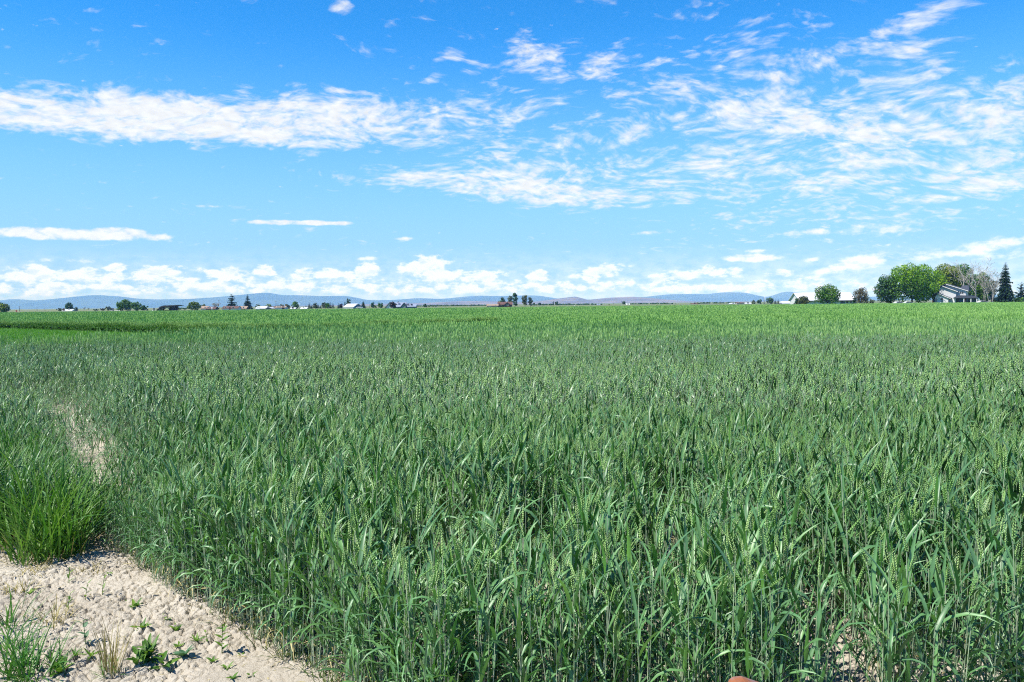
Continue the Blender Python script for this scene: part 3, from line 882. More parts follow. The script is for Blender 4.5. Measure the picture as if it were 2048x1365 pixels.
# ------------------------------------------------------------------ hills along the horizon
def elev_z(px, py, D):
    return at(px, py, D)[2]
def ridge(name, pts, D, depth, mat, label, seed, rough=0.10, nx=420, ny=40, x_pad=0.25):
    """a range of hills: a height field whose crest follows the measured skyline, with spurs and gullies running down from it"""
    xs = np.array([gx(p[0], D) for p in pts]); zs = np.array([max(4.0, elev_z(p[0], p[1], D)) for p in pts])
    span = xs[-1] - xs[0]
    X = np.linspace(xs[0] - span * x_pad, xs[-1] + span * x_pad, nx)
    crest = np.interp(X, xs, zs)
    k = np.array([1, 2, 3, 2, 1.0]); crest = np.convolve(np.pad(crest, 2, 'edge'), k / k.sum(), 'valid')
    v = np.linspace(-1, 1, ny)
    XX, VV = np.meshgrid(X, v)
    YY = D + VV * depth + 0.15 * depth * (fbm(XX / depth * 1.3, VV * 0 + 3.0, seed, 3) - 0.5)
    prof = np.clip(1 - np.abs(VV), 0, 1) ** 0.85
    spur = fbm(XX / depth * 3.2 + VV * 0.6, VV * 1.3, seed + 3, 5) - 0.5
    fade = np.abs(VV) * np.clip((1 - np.abs(VV)) * 4, 0, 1)
    ZZ = crest[None, :] * (prof + spur * 1.1 * fade) + 0.02 * crest[None, :] * (fbm(XX / depth * 14, VV * 8, seed + 9, 3) - 0.5) * (1 - fade)
    ZZ = np.where(np.abs(VV) > 0.99, -0.8, ZZ)
    i = np.arange(XX.size).reshape(XX.shape)
    q = np.stack([i[:-1, :-1], i[:-1, 1:], i[1:, 1:], i[1:, :-1]], -1).reshape(-1, 4)
    o = np_mesh(name, np.stack([XX, YY, ZZ], -1).reshape(-1, 3), None, mat, quads=q, smooth=True)
    tag(o, label, 'hills', kind='structure')
    return o
ridge('mountains', [(-60, 602), (0, 601), (28, 597.5), (65, 601.5), (120, 597), (190, 589.5), (235, 592), (270, 597), (310, 599), (380, 598), (440, 594), (500, 588), (537, 584.5),
      (565, 591), (590, 590), (650, 592.5), (690, 591), (715, 596), (735, 601), (790, 600), (840, 596), (880, 598.5), (955, 591), (990, 592.5), (1070, 590.5), (1090, 593), (1115, 598),
      (1180, 600), (1260, 597), (1310, 592), (1340, 588.5), (1390, 588), (1420, 588.5), (1445, 584), (1465, 585), (1490, 584.5), (1515, 591), (1534, 596), (1550, 590), (1570, 581.5),
      (1590, 585), (1620, 586), (1680, 592), (1740, 594), (1800, 592), (1900, 588), (2048, 590), (2120, 592)], 15500, 1500, 'mountain_forest',
      'long forested mountain range blue with distance along the horizon', 11)
ridge('foothills', [(560, 612.5), (680, 610.5), (760, 608), (850, 606.5), (920, 602.5), (1000, 603), (1060, 605), (1095, 600), (1120, 597),
      (1150, 593), (1175, 600), (1220, 595.5), (1262, 593.5), (1300, 596), (1340, 600), (1400, 605), (1480, 606), (1560, 605)], 8200, 900, 'dry_hill',
      'low bare lilac-brown foothills in front of the blue mountains', 23, nx=320, x_pad=0.02)

# ------------------------------------------------------------------ trees
def leaf_cloud(r, centers, radii, n, size, flat=0.75, shell=0.55, tone_mu=0.5, tone_sd=0.2):
    """leaf-sized faces spread over and through a set of clumps"""
    centers = np.array(centers, float); radii = np.array(radii, float)
    w = radii ** 2; w /= w.sum()
    ci = r.choice(len(centers), n, p=w)
    d = r.normal(size=(n, 3)); d /= np.linalg.norm(d, axis=1)[:, None]
    rad = radii[ci] * (shell + (1.08 - shell) * r.random(n) ** 0.6)
    P = centers[ci] + d * rad[:, None] * np.array([1, 1, flat])
    nrm = d * 0.9 + r.normal(size=(n, 3)) * 0.55 + np.array([0, 0, 0.35]); nrm /= np.linalg.norm(nrm, axis=1)[:, None]
    t = np.cross(nrm, r.normal(size=(n, 3))); t /= np.linalg.norm(t, axis=1)[:, None]
    b = np.cross(nrm, t)
    s = (size * r.uniform(0.6, 1.35, n))[:, None]
    V = np.stack([P - t * s * .5 - b * s * .12, P - b * s * .42, P + t * s * .5, P + b * s * .42 + nrm * s * .1], 1).reshape(-1, 3)
    q = np.arange(n * 4).reshape(n, 4)
    clump = r.normal(0, tone_sd * 0.9, len(centers))
    tone = np.clip(tone_mu + clump[ci] + r.normal(0, tone_sd * .6, n), 0, 1)
    return V, q, np.repeat(tone, 4)
def limbs(r, H, trunk_h, targets, r0, mat='bark', parent=None, lean=0.0):
    m = MB()
    top = Vector((lean, 0, trunk_h))
    m.tube([(0, 0, -0.2), (lean * .3, 0, trunk_h * .5), top], [r0 * 1.25, r0, r0 * .8], 8)
    for c in targets:
        c = Vector(c); mid = top.lerp(c, .5) + Vector((r.normal(0, .1) * H * .1, r.normal(0, .1) * H * .1, -0.02 * H))
        m.tube([top * 0.96, mid, c], [r0 * .55, r0 * .32, r0 * .12], 5, False)
    return m.build('trunk', mat, parent, True)
def broadleaf(name, label, x, y, H, W, seed, leaf='leaf_green', n=1500, size=0.5, group=None, low=0.12, flat=0.8, nl=None, cat='tree', tone=0.5, top=1.0):
    """trunk with limbs under a crown of leaf clumps"""
    r = np.random.default_rng(seed)
    t = thing(name, label, cat, (x, y, 0), 0, group)
    zc, rz, rx = H * (low + (1 - low) * .5), H * (1 - low) * .5, W * .5
    nl = nl or 16
    C, Rr = [], []
    for i in range(nl):
        g = i / max(1, nl - 1)
        zz_ = -0.85 + 1.75 * g
        ring = math.sqrt(max(0.02, 1 - (abs(zz_) ** 2.2) * 0.92)) if zz_ > 0 else math.sqrt(max(0.02, 1 - (abs(zz_) ** 3) * 0.75))
        ang = i * 2.39996 + r.normal(0, .3); q = ring * r.uniform(.45, .85)
        rr = min(rx, rz) * r.uniform(.28, .52) * (top if zz_ > .4 else 1)
        C.append((math.cos(ang) * q * (rx - rr * .5), math.sin(ang) * q * (rx - rr * .5), zc + zz_ * (rz - rr * flat * .7)))
        Rr.append(rr)
    C.append((0, 0, zc)); Rr.append(min(rx, rz) * .55)
    limbs(r, H, max(0.3, H * (low + .10)), [C[i] for i in range(0, nl, 3)], max(0.06, H * .022), 'bark', t)
    V, q, tn = leaf_cloud(r, C, Rr, n, size, flat, tone_mu=tone)
    V[:, 2] = np.maximum(V[:, 2], 0.05)
    np_mesh('crown', V, None, leaf, tone=tn, quads=q, parent=t)
    return t
def conifer(name, label, x, y, H, W, seed, leaf='needle', group=None, tiers=20, per=9, droop=0.35, low=0.05, gap=0.0, power=0.85):
    """straight trunk ringed with drooping boughs"""
    r = np.random.default_rng(seed)
    t = thing(name, label, 'tree', (x, y, 0), 0, group)
    m = MB(); m.tube([(0, 0, -.2), (0, 0, H * .5), (0, 0, H * .97)], [H * .022, H * .014, H * .003], 7)
    m.build('trunk', 'bark', t, True)
    V, tn = [], []
    for i in range(tiers):
        u = (i + r.uniform(-.3, .3)) / tiers
        u = min(max(u, 0), .985)
        z = H * (low + (1 - low) * u)
        rad = W * .5 * ((1 - u) ** power) * r.uniform(.82, 1.12) + W * .02
        k = max(4, int(per * (0.55 + .45 * (1 - u))))
        for j in range(k):
            if r.random() < gap: continue
            a = 6.283 * (j + r.uniform(-.35, .35)) / k + i * 1.3
            d = np.array([math.cos(a), math.sin(a), 0]); sd_ = np.array([-d[1], d[0], 0])
            L = rad * r.uniform(.72, 1.12); p = np.array([0, 0, z]); tone = np.clip(r.normal(.42, .2), 0, 1)
            for q in range(4):
                f0, f1 = q / 4, (q + 1) / 4
                w0 = L * .30 * (1.05 - f0) * (0.5 + f0 * 1.2 if q == 0 else 1) + .03; w1 = L * .30 * (1.05 - f1) + .02
                z0 = -droop * L * f0 ** 1.5 + (.12 * L * f0 if f0 > .6 else 0); z1 = -droop * L * f1 ** 1.5 + (.12 * L * f1 if f1 > .6 else 0)
                sw = r.normal(0, .06) * L; e = r.uniform(-.10, .10) * L
                a0 = p + d * L * f0 + np.array([0, 0, z0]); a1 = p + d * L * f1 + np.array([0, 0, z1])
                V += [a0 - sd_ * w0, a0 + sd_ * w0 * .9, a1 + sd_ * w1 + np.array([0, 0, e]) + sd_ * sw, a1 - sd_ * w1 - np.array([0, 0, e])]
                tn += [np.clip(tone + q * .07, 0, 1)] * 4
                # hanging twigs under each bough
                V += [a0 - d * L * .06, a0 + d * L * .14, a1 + d * L * .02 - np.array([0, 0, .22 * L * (1 - f0 * .5)]), a1 - d * L * .12 - np.array([0, 0, .26 * L * (1 - f0 * .5)])]
                tn += [np.clip(tone - .12, 0, 1)] * 4
    V = np.array(V); V[:, 2] = np.maximum(V[:, 2], .03)
    np_mesh('crown', V, None, leaf, tone=np.array(tn), quads=np.arange(len(V)).reshape(-1, 4), parent=t)
    return t
def bare_tree(name, label, x, y, H, W, seed, mat='pale_bark', group=None, stems=1, forks=4, twig=0.028, leaf=None, nleaf=0):
    """leafless tree: trunk and branching limbs down to thin twigs"""
    r = np.random.default_rng(seed)
    t = thing(name, label, 'tree', (x, y, 0), 0, group)
    m, tw, tips = MB(), MB(), []
    def limb(p, d, L, rad, depth):
        mid = p + d * L * .5 + Vector(r.normal(0, .05, 3)) * L
        e = p + d * L + Vector(r.normal(0, .07, 3)) * L
        m.tube([p, mid, e], [rad, rad * .8, max(twig, rad * .62)], 5 if depth < 2 else 3, False)
        tips.append(tuple(e))
        if depth >= 4: return
        n = forks if depth < 2 else 3
        for i in range(n):
            f = .35 + .65 * (i + 1) / n
            base = p.lerp(e, f)
            a = r.uniform(0, 6.283); up = .55 + .3 * r.random()
            nd = (d * up + Vector((math.cos(a), math.sin(a), .25)) * (.62 * W / H * 2.0)).normalized()
            limb(base, nd, L * r.uniform(.42, .66), max(twig, rad * .5), depth + 1)
    for i in range(stems):
        a = 6.283 * i / max(1, stems) + 1.0
        sp = 0 if stems == 1 else W * .16
        limb(Vector((math.cos(a) * sp, math.sin(a) * sp, -.1)), Vector((math.cos(a) * .12 * (stems > 1), math.sin(a) * .12 * (stems > 1), 1)).normalized(), H * .62, H * .013, 0)
    m.build('trunk', mat, t, True)
    if leaf:
        C = [tips[i] for i in r.choice(len(tips), min(40, len(tips)), replace=False)]
        V, q, tn = leaf_cloud(r, C, [W * .09] * len(C), nleaf, .35, 1.0, .1)
        np_mesh('crown', V, None, leaf, tone=tn, quads=q, parent=t)
    return t
def tree_at(kind, name, label, px, wpx, ytop, D, seed, mat=None, **kw):
    """stand a tree at distance D so that it has the width and height seen in the photograph"""
    x = gx(px, D); H = at(px, ytop, D)[2]; W = wpx / F_PX * D
    mat = mat or 'grey_twig'
    f = {'b': broadleaf, 'c': conifer, 'n': bare_tree}[kind]
    if kind == 'n': return f(name, label, x, D, H, W, seed, mat, **kw)
    return f(name, label, x, D, H, W, seed, mat, **kw)

T = tree_at
# --- right-hand farmstead
T('b', 'broadleaf_tree', 'dark green broadleaf tree at the left end of the big clump beside the white house', 1774, 54, 550, 304, 1001, 'leaf_dark', n=5200, size=.52, low=.03, nl=20, tone=.7)
T('b', 'broadleaf_tree', 'largest bright green broadleaf tree, round and leafy, left of the white house', 1824, 102, 526, 300, 1002, 'leaf_bright', n=10500, size=.56, low=.05, nl=34, tone=.5)
T('b', 'broadleaf_tree', 'bright green spreading tree touching the left gable of the white house', 1866, 62, 540, 309, 1003, 'leaf_bright', n=5200, size=.56, low=.07, nl=18, tone=.5)
T('b', 'broadleaf_tree', 'yellow-green tree rising behind the roof ridge of the white house', 1896, 60, 528, 322, 1004, 'leaf_yellow', n=6400, size=.60, low=.1, nl=18, tone=.72)
T('b', 'broadleaf_tree', 'tall mid-green tree behind the house, backing the tallest pale leafless tree', 1924, 58, 527, 330, 1005, 'leaf_green', n=6000, size=.6, low=.08, nl=16, tone=.6)
T('b', 'poplar_tree', 'narrow green tree right of the house behind the dead pale branches', 1962, 44, 545, 318, 1006, 'leaf_green', n=4600, size=.55, low=.04, nl=16, tone=.55)
T('b', 'broadleaf_tree', 'grey-green thin-leaved tree at the right end of the dead branches', 1983, 26, 558, 322, 1007, 'leaf_grey', n=1500, size=.45, low=.08, nl=12)
DG = 'leafless pale trees by the house'
T('n', 'dead_tree', 'tallest pale leafless tree right behind the house roof', 1929, 30, 523, 312, 1011, 'pale_bark', group=DG, twig=.03)
T('n', 'dead_tree', 'broad pale leafless tree with crossing limbs at the right corner of the house', 1952, 44, 533, 304, 1012, 'pale_bark', group=DG, twig=.036, stems=2)
T('n', 'dead_tree', 'slender many-stemmed pale leafless tree nearest the dark spruce', 1984, 30, 546, 306, 1013, 'pale_bark', group=DG, stems=4, twig=.02, leaf='leaf_grey', nleaf=160)
T('n', 'dead_tree', 'short pale leafless stems in front of the narrow green tree right of the porch', 1970, 20, 566, 309, 1014, 'pale_bark', group=DG, stems=2, twig=.02)
T('c', 'spruce_tree', 'tall narrow dark spruce standing alone at the right side of the farmstead', 2010, 33, 524, 300, 1015, 'needle', tiers=36, per=12, droop=.42, power=.62)
T('c', 'pine_tree', 'loose blue-green pine at the right edge behind the clipped hedge', 2043, 40, 562, 318, 1016, 'needle_blue', tiers=12, per=8, droop=-.12, gap=.2, low=.15)
T('b', 'hedge_bush', 'low clipped green hedge bush at the far right edge', 2042, 34, 595, 304, 1017, 'leaf_green', n=1100, size=.35, low=.0, flat=.7, cat='bush', tone=.7)
T('b', 'small_tree', 'small blue-grey tree low between the dead branches and the dark spruce', 1990, 10, 597, 420, 1018, 'needle_blue', n=300, size=.4, cat='tree')
T('b', 'lone_tree', 'rounded green tree with spiky outline in front of the long white barn', 1655, 51, 568.5, 306, 1020, 'leaf_green', n=4200, size=.46, low=.05, nl=22, tone=.68)
T('b', 'round_bush', 'low rounded olive bush at the left end of the long white barn', 1606, 29, 592.5, 306, 1021, 'leaf_olive', n=1500, size=.42, low=.0, nl=12, cat='bush', tone=.45)
T('b', 'round_bush', 'small dark bush against the left side of the olive bush', 1594, 14, 597, 312, 1022, 'leaf_dark', n=500, size=.42, low=.0, nl=8, cat='bush')
T('b', 'sparse_tree', 'thin rusty-brown and grey leaved tree right of the long white barn', 1721, 35, 575, 308, 1023, 'leaf_rust', n=2000, size=.36, low=.03, nl=22, tone=.5)
T('b', 'small_tree', 'low grey-green leafy shrub leaning on the right of the rusty tree', 1732, 16, 586, 312, 1024, 'leaf_grey', n=500, size=.36, low=.02, nl=10, cat='bush')
T('b', 'round_bush', 'small dark evergreen bush at the left foot of the rusty tree', 1709, 10, 596, 304, 1025, 'needle', n=400, size=.34, low=.0, nl=7, cat='bush')
T('b', 'round_bush', 'little olive bush between the rusty tree and the dark big tree', 1743, 16, 599, 330, 1026, 'leaf_olive', n=400, size=.38, low=.0, nl=7, cat='bush')
# --- middle and left groups
D6 = 620
T('b', 'broadleaf_tree', 'bright round yellow-green tree at the left edge of the field', 5, 34, 608, 480, 1030, 'leaf_yellow', n=1300, size=.75, low=.0, nl=12, tone=.4)
T('b', 'broadleaf_tree', 'dark tree showing behind the yellow-green one at the left edge', 1, 14, 604.5, 520, 1031, 'leaf_dark', n=500, size=.7)
T('c', 'small_conifer', 'slim dark conifer at the right shoulder of the yellow-green edge tree', 12.5, 8, 605, 520, 1032, 'needle', tiers=12, per=7)
T('b', 'broadleaf_tree', 'dark rounded tree standing behind the small white shed', 138, 20, 605.5, 640, 1033, 'leaf_dark', n=900, size=.8, nl=12, low=.1)
T('b', 'round_bush', 'light green bush on the left of the small white shed', 120, 15, 617, 650, 1034, 'leaf_olive', n=450, size=.75, low=.0, nl=8, cat='bush')
T('b', 'round_bush', 'grey bush on the right of the small white shed', 152, 10, 615, 660, 1035, 'leaf_grey', n=300, size=.75, low=.0, nl=7, cat='bush')
T('n', 'bare_tree', 'thin bare tree right of the small white shed', 168, 9, 615, 700, 1036, 'grey_twig', twig=.08)
T('n', 'bare_tree', 'second thin bare tree from the white shed, beside grey scrub', 176, 9, 616, 700, 1037, 'grey_twig', twig=.08)
T('b', 'round_bush', 'low dark bush at the left end of the scrub before the big left tree group', 192, 13, 618.5, 650, 1038, 'leaf_dark', n=260, size=.8, low=.0, nl=6, cat='bush')
T('b', 'round_bush', 'brownish bush in the middle of the scrub before the big left tree group', 205, 12, 617, 650, 1039, 'leaf_rust', n=260, size=.8, low=.0, nl=6, cat='bush')
T('b', 'broadleaf_tree', 'grey-green low tree at the right end of the scrub, by the flat white roof', 217, 20, 613.5, 655, 1040, 'leaf_grey', n=600, size=.8, low=.0, nl=9)
T('b', 'broadleaf_tree', 'tallest green tree of the big left group, at its left end', 252, 30, 598.5, 560, 1041, 'leaf_green', n=1600, size=.75, low=.02, nl=16, tone=.55)
T('b', 'broadleaf_tree', 'mid green tree at the left foot of the big left group', 240, 18, 604, 555, 1042, 'leaf_green', n=800, size=.75, low=.0, nl=10, tone=.5)
T('b', 'broadleaf_tree', 'bright green tree at the middle of the big left group', 271, 26, 604, 552, 1043, 'leaf_green', n=1100, size=.75, low=.0, nl=12, tone=.68)
T('b', 'broadleaf_tree', 'lower rounded tree at the right end of the big left group', 288, 24, 611, 550, 1044, 'leaf_dark', n=900, size=.75, low=.0, nl=11, tone=.75)
T('b', 'willow_tree', 'round yellow-green tree right of the dark open barn', 389, 30, 603.5, 520, 1045, 'leaf_yellow', n=1700, size=.6, low=.0, nl=16, tone=.25)
T('b', 'round_bush', 'dark low bush under the overhang end of the open barn', 359, 10, 617.5, 700, 1046, 'leaf_dark', n=250, size=.8, low=.0, nl=6, cat='bush')
T('b', 'round_bush', 'dark low bush just left of the round yellow-green tree', 369, 9, 617, 700, 1047, 'leaf_dark', n=220, size=.8, low=.0, nl=6, cat='bush')
T('b', 'small_tree', 'small grey tree behind the first brown roof right of the yellow-green tree', 408, 10, 608.5, 640, 1048, 'leaf_grey', n=260, size=.7, nl=7)
T('n', 'bare_tree', 'pale bare tree beside the tall pole between the brown roofs', 432, 14, 606.5, 560, 1049, 'pale_bark', twig=.09, stems=2)
T('c', 'pine_tree', 'left one of two tall dark pines, ragged and open', 464.5, 22, 587, 600, 1050, 'needle', tiers=17, per=8, gap=.12, power=.5, droop=.1, low=.1, group='two tall pines by the white house')
T('c', 'pine_tree', 'right one of two tall dark pines, pointed and dense', 495.5, 20, 587.5, 600, 1051, 'needle', tiers=22, per=10, power=.8, droop=.3, group='two tall pines by the white house')
T('b', 'small_tree', 'pale thin bush between the pointed pine and the white-roofed shed', 516, 16, 609, 680, 1052, 'leaf_grey', n=300, size=.7, low=.0, nl=8, cat='bush')
T('b', 'broadleaf_tree', 'low yellow-green tree behind the white-roofed shed', 537, 18, 608, 690, 1053, 'leaf_yellow', n=450, size=.8, low=.0, nl=8, tone=.4)
T('c', 'small_conifer', 'small dark conifer above the brown roof of the windowed house', 556, 8, 608, 700, 1054, 'needle', tiers=10, per=7)
T('b', 'broadleaf_tree', 'grey-green tree behind the roof of the windowed white house', 563, 14, 609, 710, 1055, 'leaf_grey', n=350, size=.8, nl=8)
T('b', 'small_tree', 'dark olive tree at the right wall of the windowed white house', 575, 13, 608.5, 640, 1056, 'leaf_olive', n=420, size=.75, low=.0, nl=8)
T('b', 'broadleaf_tree', 'taller green tree beside the pale pole, right of the windowed house', 591, 16, 603, 630, 1057, 'leaf_green', n=800, size=.7, low=.05, nl=11, tone=.65)
RG = 'row of trees left of the blue barn'
rowt = [('c', 612, 9, 611, 'needle', 'short dark conifer at the left end of the tree row before the blue barn'),
        ('c', 618.5, 10, 604, 'needle', 'pointed conifer second from the left in the tree row before the blue barn'),
        ('c', 623, 8, 609, 'needle', 'small conifer squeezed between the pointed conifer and a light green tree'),
        ('b', 630, 11, 606, 'leaf_olive', 'light olive tree third in the tree row before the blue barn'),
        ('c', 636, 8, 606, 'needle_blue', 'bluish conifer just right of the light olive tree'),
        ('c', 641, 6, 610, 'needle', 'tiny dark conifer in the gap in the middle of the tree row'),
        ('b', 648, 14, 605, 'leaf_olive', 'broad olive tree right of the gap in the tree row'),
        ('b', 655, 10, 606, 'leaf_green', 'green tree between the broad olive tree and a pointed conifer'),
        ('c', 661, 9, 604, 'needle', 'pointed conifer right of the broad olive tree'),
        ('c', 666, 8, 604.5, 'needle', 'conifer leaning close to the pointed one, right part of the tree row'),
        ('c', 677, 8, 605.5, 'needle_blue', 'conifer standing clear left of the blue barn roof'),
        ('b', 682, 8, 608, 'leaf_maroon', 'dark reddish tree just left of the blue barn roof')]
for i, (k, px, w, yt, lf, lab) in enumerate(rowt):
    if k == 'c': T('c', 'small_conifer', lab, px, w, yt, 600 + (i * 37) % 50, 1100 + i, lf, tiers=12, per=8, group=RG)
    else: T('b', 'broadleaf_tree', lab, px, w, yt, 610 + (i * 37) % 50, 1100 + i, lf, n=500, size=.7, low=.0, nl=9, group=RG)
T('c', 'small_conifer', 'conifer overlapping the left end of the white barn roof', 690, 10, 601.5, 572, 1120, 'needle', tiers=14, per=8)
T('b', 'broadleaf_tree', 'tall dark tree rising behind the blue barn roof', 697, 11, 597.5, 640, 1121, 'leaf_dark', n=600, size=.7, nl=10)
T('c', 'spruce_tree', 'full conifer at the right gable of the blue barn', 726.5, 13, 601.5, 575, 1122, 'needle', tiers=18, per=9)
T('b', 'broadleaf_tree', 'upright green tree left of a pair, between the blue barn and the blue-roofed house', 745, 9, 605, 600, 1123, 'leaf_dark', n=450, size=.65, low=.0, nl=9)
T('b', 'round_bush', 'low yellow-green bush between two green trees, right of the blue barn', 751, 7, 611, 600, 1124, 'leaf_green', n=220, size=.6, low=.0, nl=6, cat='bush', tone=.8)
T('b', 'broadleaf_tree', 'rounded green tree right of a pair, nearest the blue-roofed house', 760, 14, 605.5, 605, 1125, 'leaf_green', n=650, size=.65, low=.0, nl=10)
T('b', 'maroon_tree', 'dark maroon-leaved tree in front of the blue-roofed house', 785.5, 14, 604, 470, 1126, 'leaf_maroon', n=900, size=.55, low=.04, nl=12)
T('b', 'broadleaf_tree', 'dark rounded tree standing alone right of the blue-roofed house', 850.5, 9, 608, 640, 1127, 'leaf_dark', n=420, size=.7, low=.0, nl=8)
for i, (px, w, yt, lab) in enumerate([(858, 6, 612, 'tiny dark bush nearest the lone dark tree right of the blue-roofed house'), (866.5, 4, 611.5, 'tiny upright dark shrub in the middle of three right of the lone dark tree'),
                                      (871.5, 5, 612, 'tiny dark shrub farthest right of three by the lone dark tree')]):
    T('b', 'round_bush', lab, px, w, yt, 800, 1130 + i, 'leaf_dark', n=140, size=.8, low=.0, nl=5, cat='bush')
T('b', 'broadleaf_tree', 'rounded dark tree behind the brown farmhouse roof', 1005, 16, 595.5, 620, 1140, 'leaf_dark', n=800, size=.7, low=.1, nl=11, tone=.6)
T('b', 'poplar_tree', 'tallest poplar right of the brown farmhouse', 1030, 13, 585.5, 600, 1141, 'leaf_dark', n=1300, size=.65, low=.02, nl=16, tone=.65)
T('b', 'poplar_tree', 'lighter shorter poplar at the left of the tallest poplar', 1020.5, 11, 591, 607, 1142, 'leaf_grey', n=800, size=.65, low=.02, nl=13)
T('b', 'broadleaf_tree', 'tall yellow-green tree standing right of the poplars with a dark trunk base', 1050, 15, 590, 610, 1143, 'leaf_olive', n=1100, size=.65, low=.06, nl=14, tone=.7)
T('b', 'broadleaf_tree', 'shorter olive tree joined to the right of the tall yellow-green tree', 1061, 11, 595, 612, 1144, 'leaf_olive', n=650, size=.65, low=.04, nl=10, tone=.6)
far_t = [(1068, 4.5, 606, 'small dark tree nearest the olive tree among the distant dots right of the poplars'), (1072.5, 3, 610, 'tiny low shrub right of the first distant dark tree'),
         (1079.5, 8, 606, 'broad dark distant tree second in the line right of the poplars'), (1087, 5, 608, 'low dark distant tree right beside the broad one'),
         (1101, 4, 608, 'little distant tree left of the thin upright one by the dry hill'), (1106.5, 3, 603.5, 'thin upright distant tree beside the larger round one'),
         (1113.5, 9, 603, 'largest round distant tree at the left foot of the dry hill'), (1218.5, 3.5, 610, 'small distant shrub left of the bare distant tree'),
         (1247, 10, 602.5, 'round dark distant tree standing alone on a thin trunk near the middle right'), (1191, 3, 608.5, 'tiny tree at the left of the distant white cottage'),
         (1203, 4, 608, 'tiny tree at the right of the distant white cottage'), (1197, 4, 608.5, 'tiny tree behind the distant white cottage'),
         (1334, 5, 608.5, 'low dark tree at the left end of the far hedge line'), (1344, 6, 606.5, 'taller dark tree in the middle of the far hedge line'),
         (1339, 6, 608, 'low dark tree between the ends of the far hedge line'), (1351, 4, 608.5, 'low dark tree at the right end of the far hedge line'),
         (1398, 5, 606.5, 'dark tree at the right end of the low tan shed')]
for i, (px, w, yt, lab) in enumerate(far_t):
    T('b', 'distant_tree', lab, px, w, yt, 900, 1150 + i, 'leaf_dark', n=160 if w < 7 else 320, size=.95, low=.12 if px == 1247 else .0, nl=6, group='distant trees along the horizon', tone=.6)
T('n', 'bare_tree', 'bare distant tree left of the lone round dark tree', 1226.5, 5, 606.5, 900, 1171, 'grey_twig', twig=.10)
gq = 'trees round the white greenhouse'
T('b', 'broadleaf_tree', 'grey-green tree nearest the dark-roofed far building', 1507, 9, 600.5, 640, 1180, 'leaf_grey', n=420, size=.65, low=.0, nl=8, group=gq)
T('b', 'broadleaf_tree', 'olive tree second from the dark-roofed far building', 1519, 12, 599.5, 640, 1181, 'leaf_dark', n=520, size=.65, low=.0, nl=9, group=gq, tone=.75)
T('c', 'cypress_tree', 'thin dark cypress left of the white pole', 1528.5, 3.5, 594.5, 640, 1182, 'needle', tiers=16, per=7, power=.4, group=gq)
T('b', 'broadleaf_tree', 'widest dark tree right of the white pole', 1540, 17, 595.5, 640, 1183, 'leaf_dark', n=900, size=.65, low=.0, nl=12, group=gq, tone=.6)
T('c', 'small_conifer', 'pointed conifer poking above the widest dark tree', 1543, 6, 592.5, 650, 1184, 'needle', tiers=12, per=7, group=gq)
T('c', 'small_conifer', 'conifer at the right side of the widest dark tree', 1550.5, 7, 597, 645, 1185, 'needle', tiers=12, per=7, group=gq)
T('c', 'small_conifer', 'conifer nearest the white greenhouse', 1556.5, 7, 597, 640, 1186, 'needle', tiers=12, per=7, group=gq)

# ------------------------------------------------------------------ buildings
def window(parent, x, z, w, h, y, glass='window_glass', fr='white_trim'):
    """a framed window standing a little proud of a wall that faces -y"""
    m = MB(); b = .09
    m.box(x - w / 2 - b, x + w / 2 + b, y - .05, y, z + h, z + h + b); m.box(x - w / 2 - b, x + w / 2 + b, y - .05, y, z - b, z)
    m.box(x - w / 2 - b, x - w / 2, y - .05, y, z, z + h); m.box(x + w / 2, x + w / 2 + b, y - .05, y, z, z + h)
    m.box(x - .03, x + .03, y - .045, y, z, z + h)
    f = m.build('window', fr, parent)
    p = MB(); p.box(x - w / 2, x - .03, y - .02, y - .004, z, z + h); p.box(x + .03, x + w / 2, y - .02, y - .004, z, z + h)
    p.build('pane', glass, f)
    return f
def gable_house(name, label, cat, x, y, rz, L, Wd, hw, hr, wall, roof, over=.45, thick=.14, wins=(), door=None, group=None, gable_wall=None, end='x'):
    """walls, pitched roof with the ridge along local x, windows and door on the side facing the field"""
    t = thing(name, label, cat, (x, y, 0), rz, group)
    m = MB(); m.box(-L / 2, L / 2, -Wd / 2, Wd / 2, -.2, hw); m.build('wall', wall, t)
    g = MB(); g.prism_x([(-Wd / 2, hw), (Wd / 2, hw), (0, hw + hr - .03)], -L / 2 + .01, L / 2 - .01); g.build('gable', gable_wall or wall, t)
    k = hr / (Wd / 2)
    rf = MB()
    for s in (-1, 1):
        e = Wd / 2 + over
        poly = [(0, hw + hr), (s * e, hw - k * over), (s * e, hw - k * over + thick), (0, hw + hr + thick * 1.2)]
        if s > 0: poly = poly[::-1]
        rf.prism_x(poly, -L / 2 - over, L / 2 + over)
    rf.build('roof', roof, t)
    for (wx, wz, ww, wh) in wins: window(t, wx, wz, ww, wh, -Wd / 2)
    if door:
        d = MB(); d.box(door[0] - door[1] / 2, door[0] + door[1] / 2, -Wd / 2 - .04, -Wd / 2, 0, door[2]); d.build('door', door[3], t)
    return t
def m_px(D): return D / F_PX

